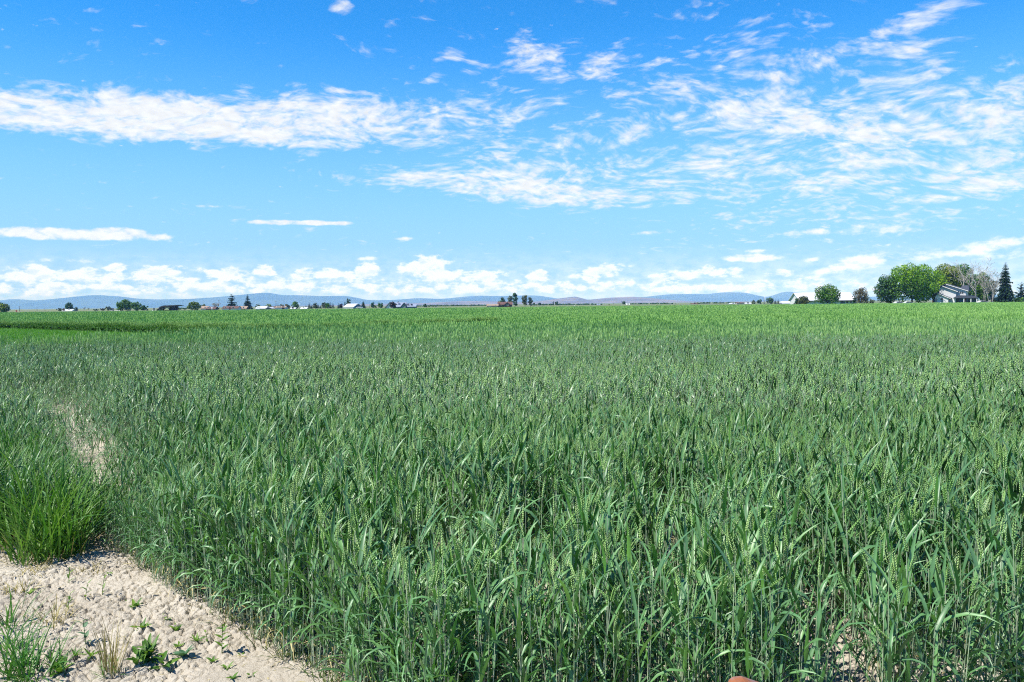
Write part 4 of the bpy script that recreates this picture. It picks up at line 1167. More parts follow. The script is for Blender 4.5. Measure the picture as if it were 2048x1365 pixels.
# the white two-storey house: staggered gables facing the field, porch on the right
HD = 300.0; u = m_px(HD)
hx = gx(1914, HD)
house = thing('farm_house', 'white two-storey house with stepped dark-edged gables and a porch, among the trees at right', 'house', (hx, HD, 0), R_(-36))
def X_(px): return (px - 1914) * u
def Z_(py, px=1914): return CAM_H + (horizon_y(px) - py) * u
y0 = -4.5
def gable_block(xl, xr, zb, zpl, zpr, xp, zp, ya, yb, wall_name='wall'):
    m = MB(); m.prism([(xl, zb), (xr, zb), (xr, zpr), (xp, zp), (xl, zpl)], ya, yb)
    return m.build(wall_name, 'white_siding', house)
def slope(xa, za, xb, zb, ya, yb, th, mat, name='roof'):
    m = MB(); m.prism([(xa, za), (xb, zb), (xb, zb + th), (xa, za + th)], ya, yb); return m.build(name, mat, house)
# lower wing (left), its roof falling to the right
gable_block(X_(1880), X_(1903), -.2, Z_(594), Z_(596.5), X_(1885), Z_(587), y0 - 2.2, y0 + 3)
slope(X_(1884), Z_(586.6), X_(1908), Z_(597.4), y0 - 2.7, y0 + 3, .16, 'slate_shingle')
slope(X_(1876), Z_(592), X_(1884), Z_(586.6), y0 - 2.7, y0 + 3, .16, 'slate_shingle')
slope(X_(1884), Z_(587.2), X_(1907.5), Z_(598.1), y0 - 2.78, y0 - 2.7, .17, 'white_trim', 'barge_board')
# main volume with the second gable
gable_block(X_(1886), X_(1915), -.2, Z_(577), Z_(583.2), X_(1891), Z_(572.6), y0, y0 + 6)
slope(X_(1890.5), Z_(572.0), X_(1919), Z_(584.0), y0 - .7, y0 + 6, .18, 'slate_shingle')
slope(X_(1880), Z_(578), X_(1890.5), Z_(572.0), y0 - .7, y0 + 6, .18, 'slate_shingle')
slope(X_(1890.5), Z_(572.9), X_(1918.5), Z_(584.7), y0 - .78, y0 - .7, .2, 'white_trim', 'barge_board')
# taller rear volume with the highest ridge and a roof turned towards the right
gable_block(X_(1893), X_(1931), -.2, Z_(574), Z_(582), X_(1897), Z_(569.2), y0 + 1.6, y0 + 9)
slope(X_(1896.5), Z_(568.6), X_(1936), Z_(582.8), y0 + .9, y0 + 9, .18, 'slate_shingle')
slope(X_(1886), Z_(574), X_(1896.5), Z_(568.6), y0 + .9, y0 + 9, .18, 'slate_shingle')
slope(X_(1896.5), Z_(569.5), X_(1935.5), Z_(583.6), y0 + .82, y0 + .9, .2, 'white_trim', 'barge_board')
hp = MB()
hp.add([(X_(1920), y0 + 2.0, Z_(579)), (X_(1936), y0 + 2.0, Z_(582.6)), (X_(1937), y0 + 9, Z_(582.6)), (X_(1933), y0 + 6, Z_(571.6)), (X_(1922), y0 + 6, Z_(571.6)), (X_(1918), y0 + 9, Z_(579))],
       [(0, 1, 3, 4), (1, 2, 3), (4, 3, 2, 5), (0, 4, 5), (0, 5, 2, 1)])
hp.build('hip_roof', 'slate_shingle', house)
# porch on the right: roof, posts, back wall with the porch shade put into its dark grey
pb = MB(); pb.box(X_(1915.5), X_(1950), y0 + .6, y0 + 6, -.2, Z_(596)); pb.build('porch_wall', 'grey_wall', house)
pr = MB(); pr.prism([(X_(1911), Z_(596.6)), (X_(1953), Z_(597.4)), (X_(1945), Z_(592.5)), (X_(1920), Z_(591.0))], y0 - 2.4, y0 + 3.5); pr.build('porch_roof', 'slate_shingle', house)
for px in (1912.5, 1930, 1942, 1952):
    m = MB(); m.box(X_(px) - .12, X_(px) + .12, y0 - 2.2, y0 - 1.96, -.1, Z_(597.2)); m.build('porch_post', 'white_trim', house)
ww = window(house, X_(1924.5), Z_(603.5), 1.3, 1.1, y0 + .6, 'blue_door', 'grey_wall')
ww['label'] = 'blue window under the porch'
window(house, X_(1923.5), Z_(588.5), 1.3, .9, y0 + 1.6)
d = MB(); d.box(X_(1929), X_(1931.6), y0 + .52, y0 + .6, 0, 2.1); d.build('door', 'brick_red', house)
# arched window of the wing, small round-topped window of the upper gable
def arch(x, z, w, h, y):
    n = 10
    arc = [(x + w / 2 * math.cos(math.pi * i / n), z + h + w / 2 * math.sin(math.pi * i / n)) for i in range(n + 1)]
    fr = MB(); b = 1.16
    arc2 = [(x + (px_ - x) * b, z + h + (pz - z - h) * b) for px_, pz in arc]
    fr.prism([(x - w / 2 * b, z - .08)] + [(x + w / 2 * b, z - .08)] + arc2, y - .05, y)
    f = fr.build('window', 'white_trim', house)
    pa = MB(); pa.prism([(x - w / 2, z), (x + w / 2, z)] + arc, y - .07, y - .05); pa.build('pane', 'window_glass', f)
    bar = MB(); bar.box(x - w / 2, x + w / 2, y - .085, y - .07, z + h * .42, z + h * .42 + .10); bar.build('glazing_bar', 'white_trim', f)
arch(X_(1892), Z_(603.6), .85, .95, y0 - 2.2)
arch(X_(1891.2), Z_(580.6), .34, .30, y0)
window(house, X_(1882.2), Z_(603.5), .55, 1.3, y0 - 2.2)
lw = MB(); lw.box(X_(1876), X_(1879.8), y0 - .5, y0 + 3, -.2, Z_(596)); lw.build('side_wall', 'grey_wall', house)

# long white barn behind the rounded tree
BD = 330.0; ub = m_px(BD)
bx0, bx1 = gx(1597, BD), gx(1712, BD)
barn = thing('white_barn', 'long low barn with a pale white metal roof behind the rounded green tree', 'barn', ((bx0 + bx1) / 2, BD + 6, 0), 0)
Lb = bx1 - bx0; zr = at(1630, 585.5, BD + 6)[2]; ze = at(1630, 600.5, BD)[2]
m = MB(); m.box(-Lb / 2 + .6, Lb / 2 - .6, -6, 6, -.2, ze - .1); m.build('wall', 'white_siding', barn)
m = MB(); m.prism_x([(-6, ze - .1), (6, ze - .1), (0, zr - .2)], -Lb / 2 + .65, Lb / 2 - .65); m.build('gable', 'white_siding', barn)
m = MB()
m.prism_x([(0, zr), (0, zr - .14), (-6.7, ze - .35), (-6.7, ze - .21)], -Lb / 2, Lb / 2); m.prism_x([(6.7, ze - .21), (6.7, ze - .35), (0, zr - .14), (0, zr)], -Lb / 2, Lb / 2)
m.build('roof', 'white_ribbed', barn)
m = MB(); m.box(-Lb / 2, Lb / 2, -6.82, -6.7, ze - .55, ze - .2); m.build('eave_shadow', 'grey_wall', barn)  # dark strip that paints the shadow line along the eave
for px in (1688, 1694, 1702):
    x_ = gx(px, BD) - (bx0 + bx1) / 2
    window(barn, x_, .8, .8, 1.3, -6.0)
x_ = gx(1683.5, BD) - (bx0 + bx1) / 2
m = MB(); m.box(x_ - .5, x_ + .5, -6.05, -6.0, 0, 2.1); m.build('door', 'grey_wall', barn)

# dark open pole barn on the left
PD = 520.0; up = m_px(PD)
px0 = gx(338, PD)
ob = thing('open_barn', 'dark open-sided hay barn with a slanting iron roof and brown timber walls', 'barn', (px0, PD, 0), 0)
def PX(px): return (px - 338) * up
def PZ(py): return CAM_H + (horizon_y(338) - py) * up
m = MB(); m.prism([(PX(325), PZ(613.6)), (PX(332), PZ(611.4)), (PX(360), PZ(610.6)), (PX(360), PZ(611.3)), (PX(352), PZ(613.0)), (PX(332), PZ(614.4)), (PX(323), PZ(615.9))], -4, 7); m.build('roof', 'dark_iron', ob)
m = MB(); m.prism([(PX(317), PZ(620.2)), (PX(325), PZ(615.0)), (PX(326), PZ(615.9)), (PX(318), PZ(621.2))], -3.8, 6); m.build('lean_to_roof', 'dark_iron', ob)
m = MB(); m.box(PX(333), PX(352), 3.6, 4.0, -.2, PZ(613.2)); m.box(PX(344), PX(352), -1.6, -1.2, -.2, PZ(613.2)); m.box(PX(351.2), PX(352), -1.2, 3.6, -.2, PZ(613.2)); m.build('wall', 'old_timber', ob)
m = MB(); m.box(PX(332.5), PX(342), -2.0, -1.85, PZ(616.6), PZ(614.9)); m.build('fascia_board', 'cream_wall', ob)
m = MB(); m.box(PX(331), PX(352), -2.4, -2.2, -.2, PZ(620.6)); m.build('rail_wall', 'old_timber', ob)
for px in (319, 327, 332.3, 344, 359.6):
    m = MB(); m.box(PX(px) - .16, PX(px) + .16, -3.4, -3.1, -.2, PZ(613.2 if px > 330 else 617 if px > 322 else 620)); m.build('post', 'old_timber', ob)
for (xa, za, xb, zb) in ((355, 613, 359.6, 616.4), (328, 615, 332.3, 617.8)):
    m = MB(); m.tube([(PX(xa), -3.25, PZ(za)), (PX(xb), -3.25, PZ(zb))], [.16, .16], 5); m.build('brace', 'old_timber', ob)
for i, (px, yy, lab) in enumerate(((321.0, -1.0, 'pale straw stack under the left lean-to of the open barn'), (325.6, -.4, 'second pale straw stack under the lean-to, nearer the barn post'))):
    m = MB(); w_ = 4.0 * up / 2
    m.prism([(-w_, 0), (w_, 0), (w_, 1.4), (w_ * .6, 1.9), (-w_ * .5, 2.0), (-w_, 1.3)], -1.2, 1.2)
    o = m.build('straw_stack', 'straw'); o.location = (px0 + PX(px), PD + yy, 0); tag(o, lab, 'straw stack', 'straw under the open barn')

def house_at(name, label, cat, px0_, px1_, yr, ye, D, wall, roof, Wd=8, rz=0, **kw):
    """pitched-roof building seen broadside between two bearings, ridge and eaves at the measured heights"""
    xa, xb = gx(px0_, D), gx(px1_, D); pm = (px0_ + px1_) / 2
    zr_, ze_ = at(pm, yr, D)[2], at(pm, ye, D)[2]
    ov = kw.pop('over', .45)
    return gable_house(name, label, cat, (xa + xb) / 2, D + Wd / 2, rz, max(2, xb - xa - 2 * ov), Wd, ze_, max(.4, zr_ - ze_), wall, roof, over=ov, **kw)
house_at('shed', 'small white shed with a bright roof below the dark rounded tree', 'shed', 124, 144, 619.6, 622.4, 600, 'white_siding', 'white_metal', 6, wins=((1.5, 1, .8, .9),), door=(-2.4, 1.6, 2.2, 'brown_wall'))
house_at('shed', 'flat white roof showing left of the big left tree group', 'shed', 217, 241, 622.0, 624, 600, 'white_siding', 'white_metal', 6, door=(-1, 1.4, 2, 'grey_wall'))
house_at('shed', 'low pale shed right of the big left tree group', 'shed', 302, 314, 621.3, 622.6, 560, 'cream_wall', 'white_metal', 4, door=(0, 1.2, 1.9, 'grey_wall'))
house_at('bungalow', 'pale house half hidden right of the round yellow-green tree', 'house', 400, 415, 613, 617, 600, 'cream_wall', 'tan_shingle', 7, wins=((1, 1, 1, 1),))
house_at('bungalow', 'dark brown-roofed house left of the tall pole', 'house', 411, 431, 614.2, 618, 590, 'brown_wall', 'brown_shingle', 7, wins=((-1.5, 1, 1, 1),), door=(1, 1.1, 2, 'white_trim'))
house_at('bungalow', 'white house with brown roof below the ragged pine', 'house', 443, 476, 613.2, 617, 560, 'white_siding', 'brown_shingle', 8, wins=((-3, 1.1, 1.1, 1), (2.5, 1.1, 1.3, 1)), door=(0, 1.1, 2.0, 'brown_wall'))
house_at('bungalow', 'tan-roofed house between the two tall pines', 'house', 470, 493, 613.3, 617.5, 585, 'brown_wall', 'tan_shingle', 7, wins=((2, 1, 1, 1),))
# grey shed with white roof, gable towards the right
sh = house_at('shed', 'grey shed with a wide white roof and dark gable end', 'shed', 511, 532, 613.2, 617.4, 560, 'grey_wall', 'white_metal', 8, door=(-1.5, 2.6, 2.1, 'white_trim'), gable_wall='grey_wall')
gx_ = gx(535.5, 556); t = gable_house('shed', 'dark gable-fronted shed joined to the right of the white-roofed shed', 'shed', gx_, 562, R_(90), 8, 12 * m_px(556) * 1.05, at(535, 617.5, 556)[2], .9, 'grey_wall', 'white_metal', over=.3)
house_at('bungalow', 'white house with windows and a dark garage opening under a brown roof', 'house', 550, 571, 612.8, 615.6, 560, 'white_siding', 'tan_shingle', 8,
         wins=((-1.6, 1.0, .8, 1.1), (-.1, 1.0, .8, 1.1)), door=(2.0, 1.9, 2.0, 'dark_iron'))
house_at('bungalow', 'brown-roofed low house at the left of the windowed white house', 'house', 540, 553, 613.6, 616.4, 575, 'brown_wall', 'brown_shingle', 7, wins=((0, 1, 1, 1),))
house_at('shed', 'low pale-roofed shed in front of the taller green tree', 'shed', 580, 591, 616, 618, 575, 'grey_wall', 'white_metal', 5, door=(0, 1.4, 1.6, 'dark_iron'))
house_at('shed', 'pale roof right of the pale pole, left of the tree row', 'shed', 600, 614, 615.4, 618, 590, 'grey_wall', 'white_metal', 5, wins=((0, .9, .9, .8),))
# blue barn: white roof broadside, blue gable on its right
bb = thing('blue_barn', 'blue metal barn with a bright white roof and blue gable end', 'barn', (gx(705.5, 548), 548, 0), R_(-36))
L_, W_, hw_ = 9.6, 8.2, at(706, 614.5, 548)[2]; hr_ = at(706, 608.4, 548)[2] - hw_
m = MB(); m.box(-L_ / 2, L_ / 2, -W_ / 2, W_ / 2, -.2, hw_); m.build('wall', 'white_siding', bb)
m = MB(); m.prism_x([(-W_ / 2 - .02, -.2), (W_ / 2 + .02, -.2), (W_ / 2 + .02, hw_), (0, hw_ + hr_), (-W_ / 2 - .02, hw_)], L_ / 2, L_ / 2 + .15); m.build('gable', 'blue_siding', bb)
m = MB(); k = hr_ / (W_ / 2)
for s_ in (-1, 1):
    poly = [(0, hw_ + hr_ + .02), (s_ * (W_ / 2 + .4), hw_ - .4 * k + .02), (s_ * (W_ / 2 + .4), hw_ - .4 * k + .18), (0, hw_ + hr_ + .2)]
    m.prism_x(poly if s_ < 0 else poly[::-1], -L_ / 2 - .3, L_ / 2 + .5)
m.build('roof', 'white_ribbed', bb)
m = MB(); m.box(L_ / 2 + .15, L_ / 2 + .22, -1.6, 1.6, 0, 2.9); m.build('door', 'blue_door', bb)
m = MB(); m.box(L_ / 2 + .5, L_ / 2 + .56, -W_ / 2 - .4, W_ / 2 + .4, hw_ - .6, hw_ - .42); m.build('eave_trim', 'white_trim', bb)
# house with the blue-grey roof
RD = 520.0; ur = m_px(RD); rx_ = gx(804, RD)
bh = thing('farm_house', 'long house with a blue-grey metal roof, dormer gable and two roof vents', 'house', (rx_, RD, 0), 0)
def BX(px): return (px - 804) * ur
def BZ(py): return CAM_H + (horizon_y(804) - py) * ur
m = MB(); m.box(BX(776), BX(831), 0, 8, -.2, BZ(614.2)); m.build('wall', 'teal_wall', bh)
m = MB(); m.prism([(BX(772), BZ(616)), (BX(772.5), BZ(615)), (BX(780), BZ(605.6)), (BX(790), BZ(614.5)), (BX(790), -.2), (BX(775), -.2)], -1.5, 0); m.build('gable_wall', 'white_siding', bh)
m = MB(); m.prism([(BX(769.5), BZ(616)), (BX(780.5), BZ(604.2)), (BX(781), BZ(605.6)), (BX(771), BZ(616.9))], -2, 6); m.prism([(BX(780.5), BZ(604.2)), (BX(792), BZ(614.4)), (BX(791.3), BZ(615.2)), (BX(780.5), BZ(605.4))], -2, 6); m.build('roof', 'grey_wall', bh)
m = MB(); m.prism_x([(-.7, BZ(614.3)), (-.7, BZ(613.8)), (4, BZ(605.2)), (8.7, BZ(613.8)), (8.7, BZ(614.3)), (4, BZ(606))], BX(783), BX(812)); m.build('roof', 'blue_roof', bh)
m = MB(); m.prism_x([(-.7, BZ(614.3)), (-.7, BZ(613.8)), (4, BZ(608.6)), (8.7, BZ(613.8)), (8.7, BZ(614.3)), (4, BZ(609.4))], BX(812), BX(832.5)); m.build('roof', 'blue_roof', bh)
m = MB(); m.prism([(BX(801.5), -.2), (BX(812), -.2), (BX(812), BZ(612)), (BX(808.5), BZ(607.4)), (BX(801.5), BZ(615.3))], -1.2, 3.8); m.build('dormer_wall', 'teal_wall', bh)
m = MB(); m.prism([(BX(799.5), BZ(616)), (BX(808.5), BZ(605.8)), (BX(808.5), BZ(606.9)), (BX(800.3), BZ(616.4))], -1.7, 4); m.prism([(BX(808.5), BZ(605.8)), (BX(814), BZ(612.6)), (BX(813.4), BZ(613.2)), (BX(808.5), BZ(606.9))], -1.7, 4); m.build('dormer_roof', 'slate_shingle', bh)
window(bh, BX(808), BZ(615.6), 1.0, 1.1, -1.2); window(bh, BX(794), BZ(616.8), 1.2, .7, 0)
for px, py in ((815.5, 608.6), (822.5, 608.8), (792, 608.5), (796, 604.2)):
    m = MB(); m.prism([(BX(px) - .8, BZ(py + 1.2)), (BX(px) + .8, BZ(py + 1.2)), (BX(px), BZ(py - 1.0))], 1.0, 2.6); m.build('roof_vent', 'grey_wall', bh)
# brown farmhouse in the middle
FD = 560.0; uf = m_px(FD); fx = gx(1008, FD)
fh = thing('farm_house', 'brown farmhouse with a dark red-brown roof and front gable below the poplars', 'house', (fx, FD, 0), 0)
def FX(px): return (px - 1008) * uf
def FZ(py): return CAM_H + (horizon_y(1008) - py) * uf
m = MB(); m.box(FX(996), FX(1024), 0, 8, -.2, FZ(610)); m.build('wall', 'brown_wall', fh)
m = MB(); m.prism_x([(-.6, FZ(610.2)), (4, FZ(604.8)), (8.6, FZ(610.2)), (8.6, FZ(609.6)), (4, FZ(604.2)), (-.6, FZ(609.6))][::-1], FX(995), FX(1025)); m.build('roof', 'brown_shingle', fh)
m = MB(); m.prism([(FX(1009), -.2), (FX(1020), -.2), (FX(1020), FZ(609)), (FX(1014.5), FZ(605.8)), (FX(1009), FZ(609))], -1.5, 3); m.build('front_gable', 'brown_wall', fh)
m = MB(); m.prism([(FX(1007.5), FZ(610)), (FX(1014.5), FZ(604.6)), (FX(1021.5), FZ(610)), (FX(1021), FZ(610.6)), (FX(1014.5), FZ(605.6)), (FX(1008), FZ(610.6))], -2, 3.5); m.build('front_roof', 'brown_shingle', fh)
m = MB(); m.prism([(FX(994.5), FZ(611)), (FX(998.5), FZ(606)), (FX(1002.5), FZ(611))], -.9, 2); m.build('dormer', 'brown_shingle', fh)
window(fh, FX(1014.5), FZ(611.5), 1.4, 1.0, -1.5); window(fh, FX(1003), FZ(612), 1.0, .9, 0)
m = MB(); m.box(FX(1012), FX(1013), 3.6, 4.4, FZ(605), FZ(603.4)); m.build('chimney', 'cream_wall', fh)
house_at('shed', 'low tan-roofed shed at the left of the brown farmhouse', 'shed', 973, 997, 609.4, 611.8, 552, 'tan_wall', 'tan_shingle', 6, door=(-2, 2.2, 1.6, 'cream_wall'), wins=((2, .7, 1, .7),))
house_at('cottage', 'tiny distant white cottage among small trees', 'house', 1193.5, 1200, 608.6, 609.8, 880, 'white_siding', 'blue_roof', 5, wins=((0, .8, .8, .8),))
house_at('shed', 'tiny white shed right of the lone round distant tree', 'shed', 1252, 1260, 607.8, 610, 880, 'white_siding', 'white_metal', 5, door=(0, 1, 1.7, 'grey_wall'))
house_at('shed', 'low tan shed on the right horizon with a dark tree at its end', 'shed', 1383, 1396, 607.2, 608.6, 800, 'tan_wall', 'brown_shingle', 6, door=(0, 1.6, 1.6, 'brown_wall'))
house_at('bungalow', 'far building with a dark red-brown roof over pale walls', 'house', 1474, 1490, 605.0, 606.8, 620, 'cream_wall', 'brown_shingle', 7, wins=((-1.4, .9, .8, .9), (1.5, .9, .8, .9)))
house_at('shed', 'low white shed left of the dark red-brown roof', 'shed', 1459, 1474, 606.9, 608.2, 640, 'white_siding', 'white_metal', 5, door=(0, 1.3, 1.4, 'grey_wall'))
house_at('shed', 'low white shed between the dark red-brown roof and the greenhouse trees', 'shed', 1489, 1503, 606.0, 607.8, 640, 'white_siding', 'white_metal', 5, door=(0, 1.3, 1.5, 'grey_wall'))
# greenhouse: a pale barrel-roofed tunnel
GD = 600.0; ug = m_px(GD); gxm = gx(1569.5, GD)
gh = thing('greenhouse', 'white barrel-roofed greenhouse left of the olive bush', 'greenhouse', (gxm, GD, 0), 0)
zt, zs = at(1569, 602.6, GD)[2], at(1569, 606.5, GD)[2]
n = 9; prof = [(-3, -.1)] + [(-3 * math.cos(math.pi * i / n), zs * .6 + (zt - zs * .6) * math.sin(math.pi * i / n)) for i in range(n + 1)] + [(3, -.1)]
m = MB(); m.prism_x(prof[::-1], -8.5 * ug, 8.5 * ug); m.build('cover', 'white_metal', gh)
m = MB(); m.box(-8.5 * ug - .1, -8.5 * ug, -2.9, 2.9, 0, zs * .9); m.build('end_wall', 'grey_wall', gh)
m = MB(); m.box(8.5 * ug, 8.5 * ug + .1, -2.9, 2.9, 0, zs * .9); m.build('end_wall', 'dark_iron', gh)
# small orange shed at the far left
house_at('shed', 'tiny orange-red shed with a pale roof right of the left edge tree', 'shed', 27.5, 38, 624.6, 626.2, 500, 'orange_paint', 'tan_shingle', 3, door=(0, .9, 1.4, 'brick_red'), over=.2)

# cars parked under the big trees and in the far yard
def car(name, label, px, D, rz, paint, group=None):
    t = thing(name, label, 'car', (gx(px, D), D, 0), rz, group)
    m = MB(); m.prism([(-2.2, .35), (2.2, .35), (2.25, .75), (1.9, .92), (1.05, 1.0), (.45, 1.42), (-1.0, 1.46), (-1.75, 1.02), (-2.2, .9)][::-1], -.85, .85); m.build('body', paint, t, bevel=.06)
    m = MB(); m.prism([(.98, 1.0), (.42, 1.38), (-.95, 1.41), (-1.62, 1.02)], -.87, .87); m.build('windows', 'window_glass', t)
    for sx in (-1.35, 1.35):
        for sy in (-.8, .8):
            m = MB(); m.tube([(sx, sy - .1, .33), (sx, sy + .1, .33)], [.33, .33], 12); w = m.build('wheel', 'tyre', t)
            m = MB(); m.tube([(sx, sy - .12, .33), (sx, sy + .12, .33)], [.18, .18], 10); m.build('rim', 'silver', w)
    return t
cg = 'cars parked by the houses'
car('parked_car', 'white car parked in the shade under the largest bright green tree', 1818, 288, 0, 'white_metal', cg)
car('parked_car', 'silver car behind the white one, under the left of the bright green tree', 1798, 290, R_(8), 'silver', cg)
car('parked_car', 'white car parked at the right of the porch below the dead branches', 1966, 288, 0, 'white_metal', cg)
car('parked_car', 'pale car at the foot of the blue gable', 719, 535, R_(5), 'silver', cg)

# poles
pg = 'thin poles along the horizon'
for px, yt, D, mat, lab in ((39, 612.5, 620, 'pole_wood', 'thin short pole right of the tiny orange-red shed'), (74, 616, 700, 'pole_wood', 'thin pole left of a pair, between the orange shed and the white shed'),
                            (90, 615, 700, 'pole_wood', 'thin pole right of a pair, left of the white shed'), (438, 600, 560, 'pole_wood', 'tall pole between the brown roofs left of the pines'),
                            (552, 602.5, 600, 'pole_wood', 'pole above the windowed white house roof'), (598.5, 607, 560, 'white_trim', 'pale pole right of the taller green tree'),
                            (739.5, 608, 600, 'pole_wood', 'thin pole between the full conifer and the pair of green trees'), (891.5, 608, 700, 'pole_wood', 'thin pole on the plain right of the three tiny shrubs'),
                            (941.5, 608, 700, 'pole_wood', 'thin pole on the plain left of the tan-roofed shed'), (1529.8, 593.5, 600, 'white_trim', 'white pole beside the dark cypress'),
                            (1148.5, 611.2, 300, 'white_trim', 'short white marker post at the far edge of the field')):
    H = at(px, yt, D)[2]
    t = thing('utility_pole' if H > 3.5 else 'marker_post', lab, 'pole', (gx(px, D), D, 0), 0, pg if H > 3.5 else None)
    m = MB(); rr = .16 if D > 400 else .09
    m.tube([(0, 0, -.3), (0, 0, H * .5), (0, 0, H)], [rr, rr * .9, rr * .7], 8); m.build('pole', mat, t, True)
    if H > 3.5:
        m = MB(); m.box(-.9, .9, -.06, .06, H - .6, H - .48); m.build('crossarm', mat, t)
        for sx in (-.75, .75):
            m = MB(); m.tube([(sx, 0, H - .48), (sx, 0, H - .3)], [.05, .035], 6); m.build('insulator', 'silver', t)
# a low far hedge that reads as one dark line
r = np.random.default_rng(77)
C, Rr = [], []
for a, b in ((826, 972), (1116, 1190), (1262, 1336), (1398, 1458), (345, 374), (1060, 1105)):
    for px in np.arange(a, b, 1.6):
        C.append((gx(px, 1000), 1000 + r.uniform(-20, 20), r.uniform(.2, .9))); Rr.append(r.uniform(.9, 1.9))
V, q, tn = leaf_cloud(r, C, Rr, 9000, 1.0, .7)
V[:, 2] = np.maximum(V[:, 2], .03)
tag(np_mesh('far_hedges', V, None, 'leaf_dark', tone=tn, quads=q), 'low dark far-off hedges along the horizon', 'hedge', kind='stuff')

# ------------------------------------------------------------------ plants on the bare soil and along its edge
def blades(r, n, spread, L0, L1, w, e_lo, e_hi, droop, tone_mu, nseg=4, out=0.6):
    t = Tpl()
    for _ in range(n):
        a = r.uniform(0, 6.283); q = spread * math.sqrt(r.random())
        b = np.array([math.cos(a) * q, math.sin(a) * q, 0.0])
        aa = a + r.normal(0, .7) if r.random() < out else r.uniform(0, 6.283)
        e0 = r.uniform(e_lo, e_hi)
        t.leaf(b, aa, r.uniform(L0, L1), w * r.uniform(.7, 1.3), e0, e0 - droop * r.uniform(.2, 1.3), nseg, 0, np.clip(r.normal(tone_mu, .2), 0, 1), w > .008, r.uniform(-.8, .8), r.normal(0, .25))
    return t.done()
def put_tpl(name, mesh_parts, label, cat, px, py, group=None, rz=0.0, s=1.0):
    """mesh_parts: list of (part name, template, material); one part = a plain mesh, more = an Empty with children"""
    x, y = ground(px, py); z = soil_at(x, y) - .005
    if len(mesh_parts) == 1:
        _, tp, mat = mesh_parts[0]
        o = np_mesh(name, tp.v, tp.f, mat, tone=tp.t)
    else:
        o = bpy.data.objects.new(name, None); COL.objects.link(o)
        for pn, tp, mat in mesh_parts: np_mesh(pn, tp.v, tp.f, mat, tone=tp.t, parent=o)
    o.location = (x, y, z); o.rotation_euler = (0, 0, rz); o.scale = (s, s, s)
    return tag(o, label, cat, group)
def rosette(r, n, L, w, up=0.5):
    t = Tpl()
    for i in range(n):
        a = i * 2.39996 + r.normal(0, .2); e0 = r.uniform(up * .6, up * 1.5)
        t.leaf((0, 0, .004), a, L * r.uniform(.65, 1.1), w * r.uniform(.8, 1.25), e0, e0 - r.uniform(.3, .9), 4, 0, np.clip(r.normal(.6, .2), 0, 1), True, r.normal(0, .4))
    return t.done()
def upright(r, H, n, L, w):
    st, lf = Tpl(), Tpl()
    pts = stem_path(r, H, H * .15); st.stalk(pts, .0028, .0016, 0, .5, 4)
    for i in range(n):
        u = .12 + .86 * i / max(1, n - 1); k = u * 4; j = min(3, int(k)); p = pts[j] + (pts[j + 1] - pts[j]) * (k - j)
        a = i * 2.2 + r.normal(0, .3); e0 = r.uniform(.4, 1.1)
        lf.leaf(p, a, L * r.uniform(.7, 1.15) * (1 - .3 * u), w * r.uniform(.8, 1.2), e0, e0 - r.uniform(.3, 1.0), 4, 0, np.clip(r.normal(.55, .2), 0, 1), True, r.normal(0, .3))
    return st.done(), lf.done()
wg = 'weeds on the bare soil'
R0 = np.random.default_rng(900)
ros = [(270, 1214, 9, .085, .024, 'weed_leaf', 'flat rosette weed with long toothed green leaves in the middle of the bare soil'),
       (284, 1259, 7, .07, .028, 'weed_leaf', 'yellow-green rosette weed below the long-leaved rosette'),
       (331, 1238, 5, .06, .034, 'weed_leaf', 'small weed with broad rounded bright leaves, right of the rosettes'),
       (352, 1259, 6, .05, .024, 'weed_leaf', 'pale yellow-green little weed right below the round-leaved weed'),
       (195, 1248, 12, .065, .012, 'weed_leaf', 'low spreading narrow-leaved weed left of the yellow-green rosette'),
       (367, 1313, 7, .085, .034, 'weed_leaf_blue', 'blue-green broad-leaved weed right of the biggest weed'),
       (393, 1284, 10, .055, .012, 'weed_leaf', 'low feathery weed between the blue-green weed and the upright one'),
       (150, 1313, 12, .07, .012, 'weed_leaf', 'low olive mat weed left of the dry straw tuft'),
       (120, 1349, 7, .13, .042, 'weed_leaf', 'large bright broad-leaved weed at the bottom edge near the left corner grass'),
       (454, 1334, 6, .05, .016, 'weed_leaf', 'small upright-leaved weed near the bottom of the bare soil'),
       (502, 1348, 5, .035, .02, 'weed_leaf', 'tiny weed nearest the wheat at the bottom of the bare soil'),
       (219, 1151, 5, .035, .014, 'weed_leaf', 'tiny weed farthest back on the bare soil, below the sparse wheat'),
       (253, 1198, 5, .035, .016, 'weed_leaf', 'tiny weed just above the long-leaved rosette'),
       (181, 1316, 8, .07, .016, 'weed_leaf', 'dark narrow weed touching the left of the dry straw tuft'),
       (425, 1323, 5, .04, .014, 'weed_leaf', 'thin little weed left of the small upright-leaved weed'),
       (359, 1287, 6, .05, .014, 'weed_leaf', 'small dark weed above the blue-green weed'),
       (482, 1306, 5, .04, .012, 'weed_leaf', 'sparse yellowish sprout below the upright leafy weed'),
       (465, 1358, 5, .045, .016, 'weed_leaf', 'small sprout at the very bottom edge of the bare soil'),
       (60, 1190, 6, .06, .016, 'weed_leaf', 'small green weed below the left green grass clump')]
for px, py, n, L, w, mat, lab in ros:
    put_tpl('weed', [('leaves', rosette(R0, n, L * 1.15, w, .7), mat)], lab, 'weed', px, py, wg, R0.uniform(0, 6))
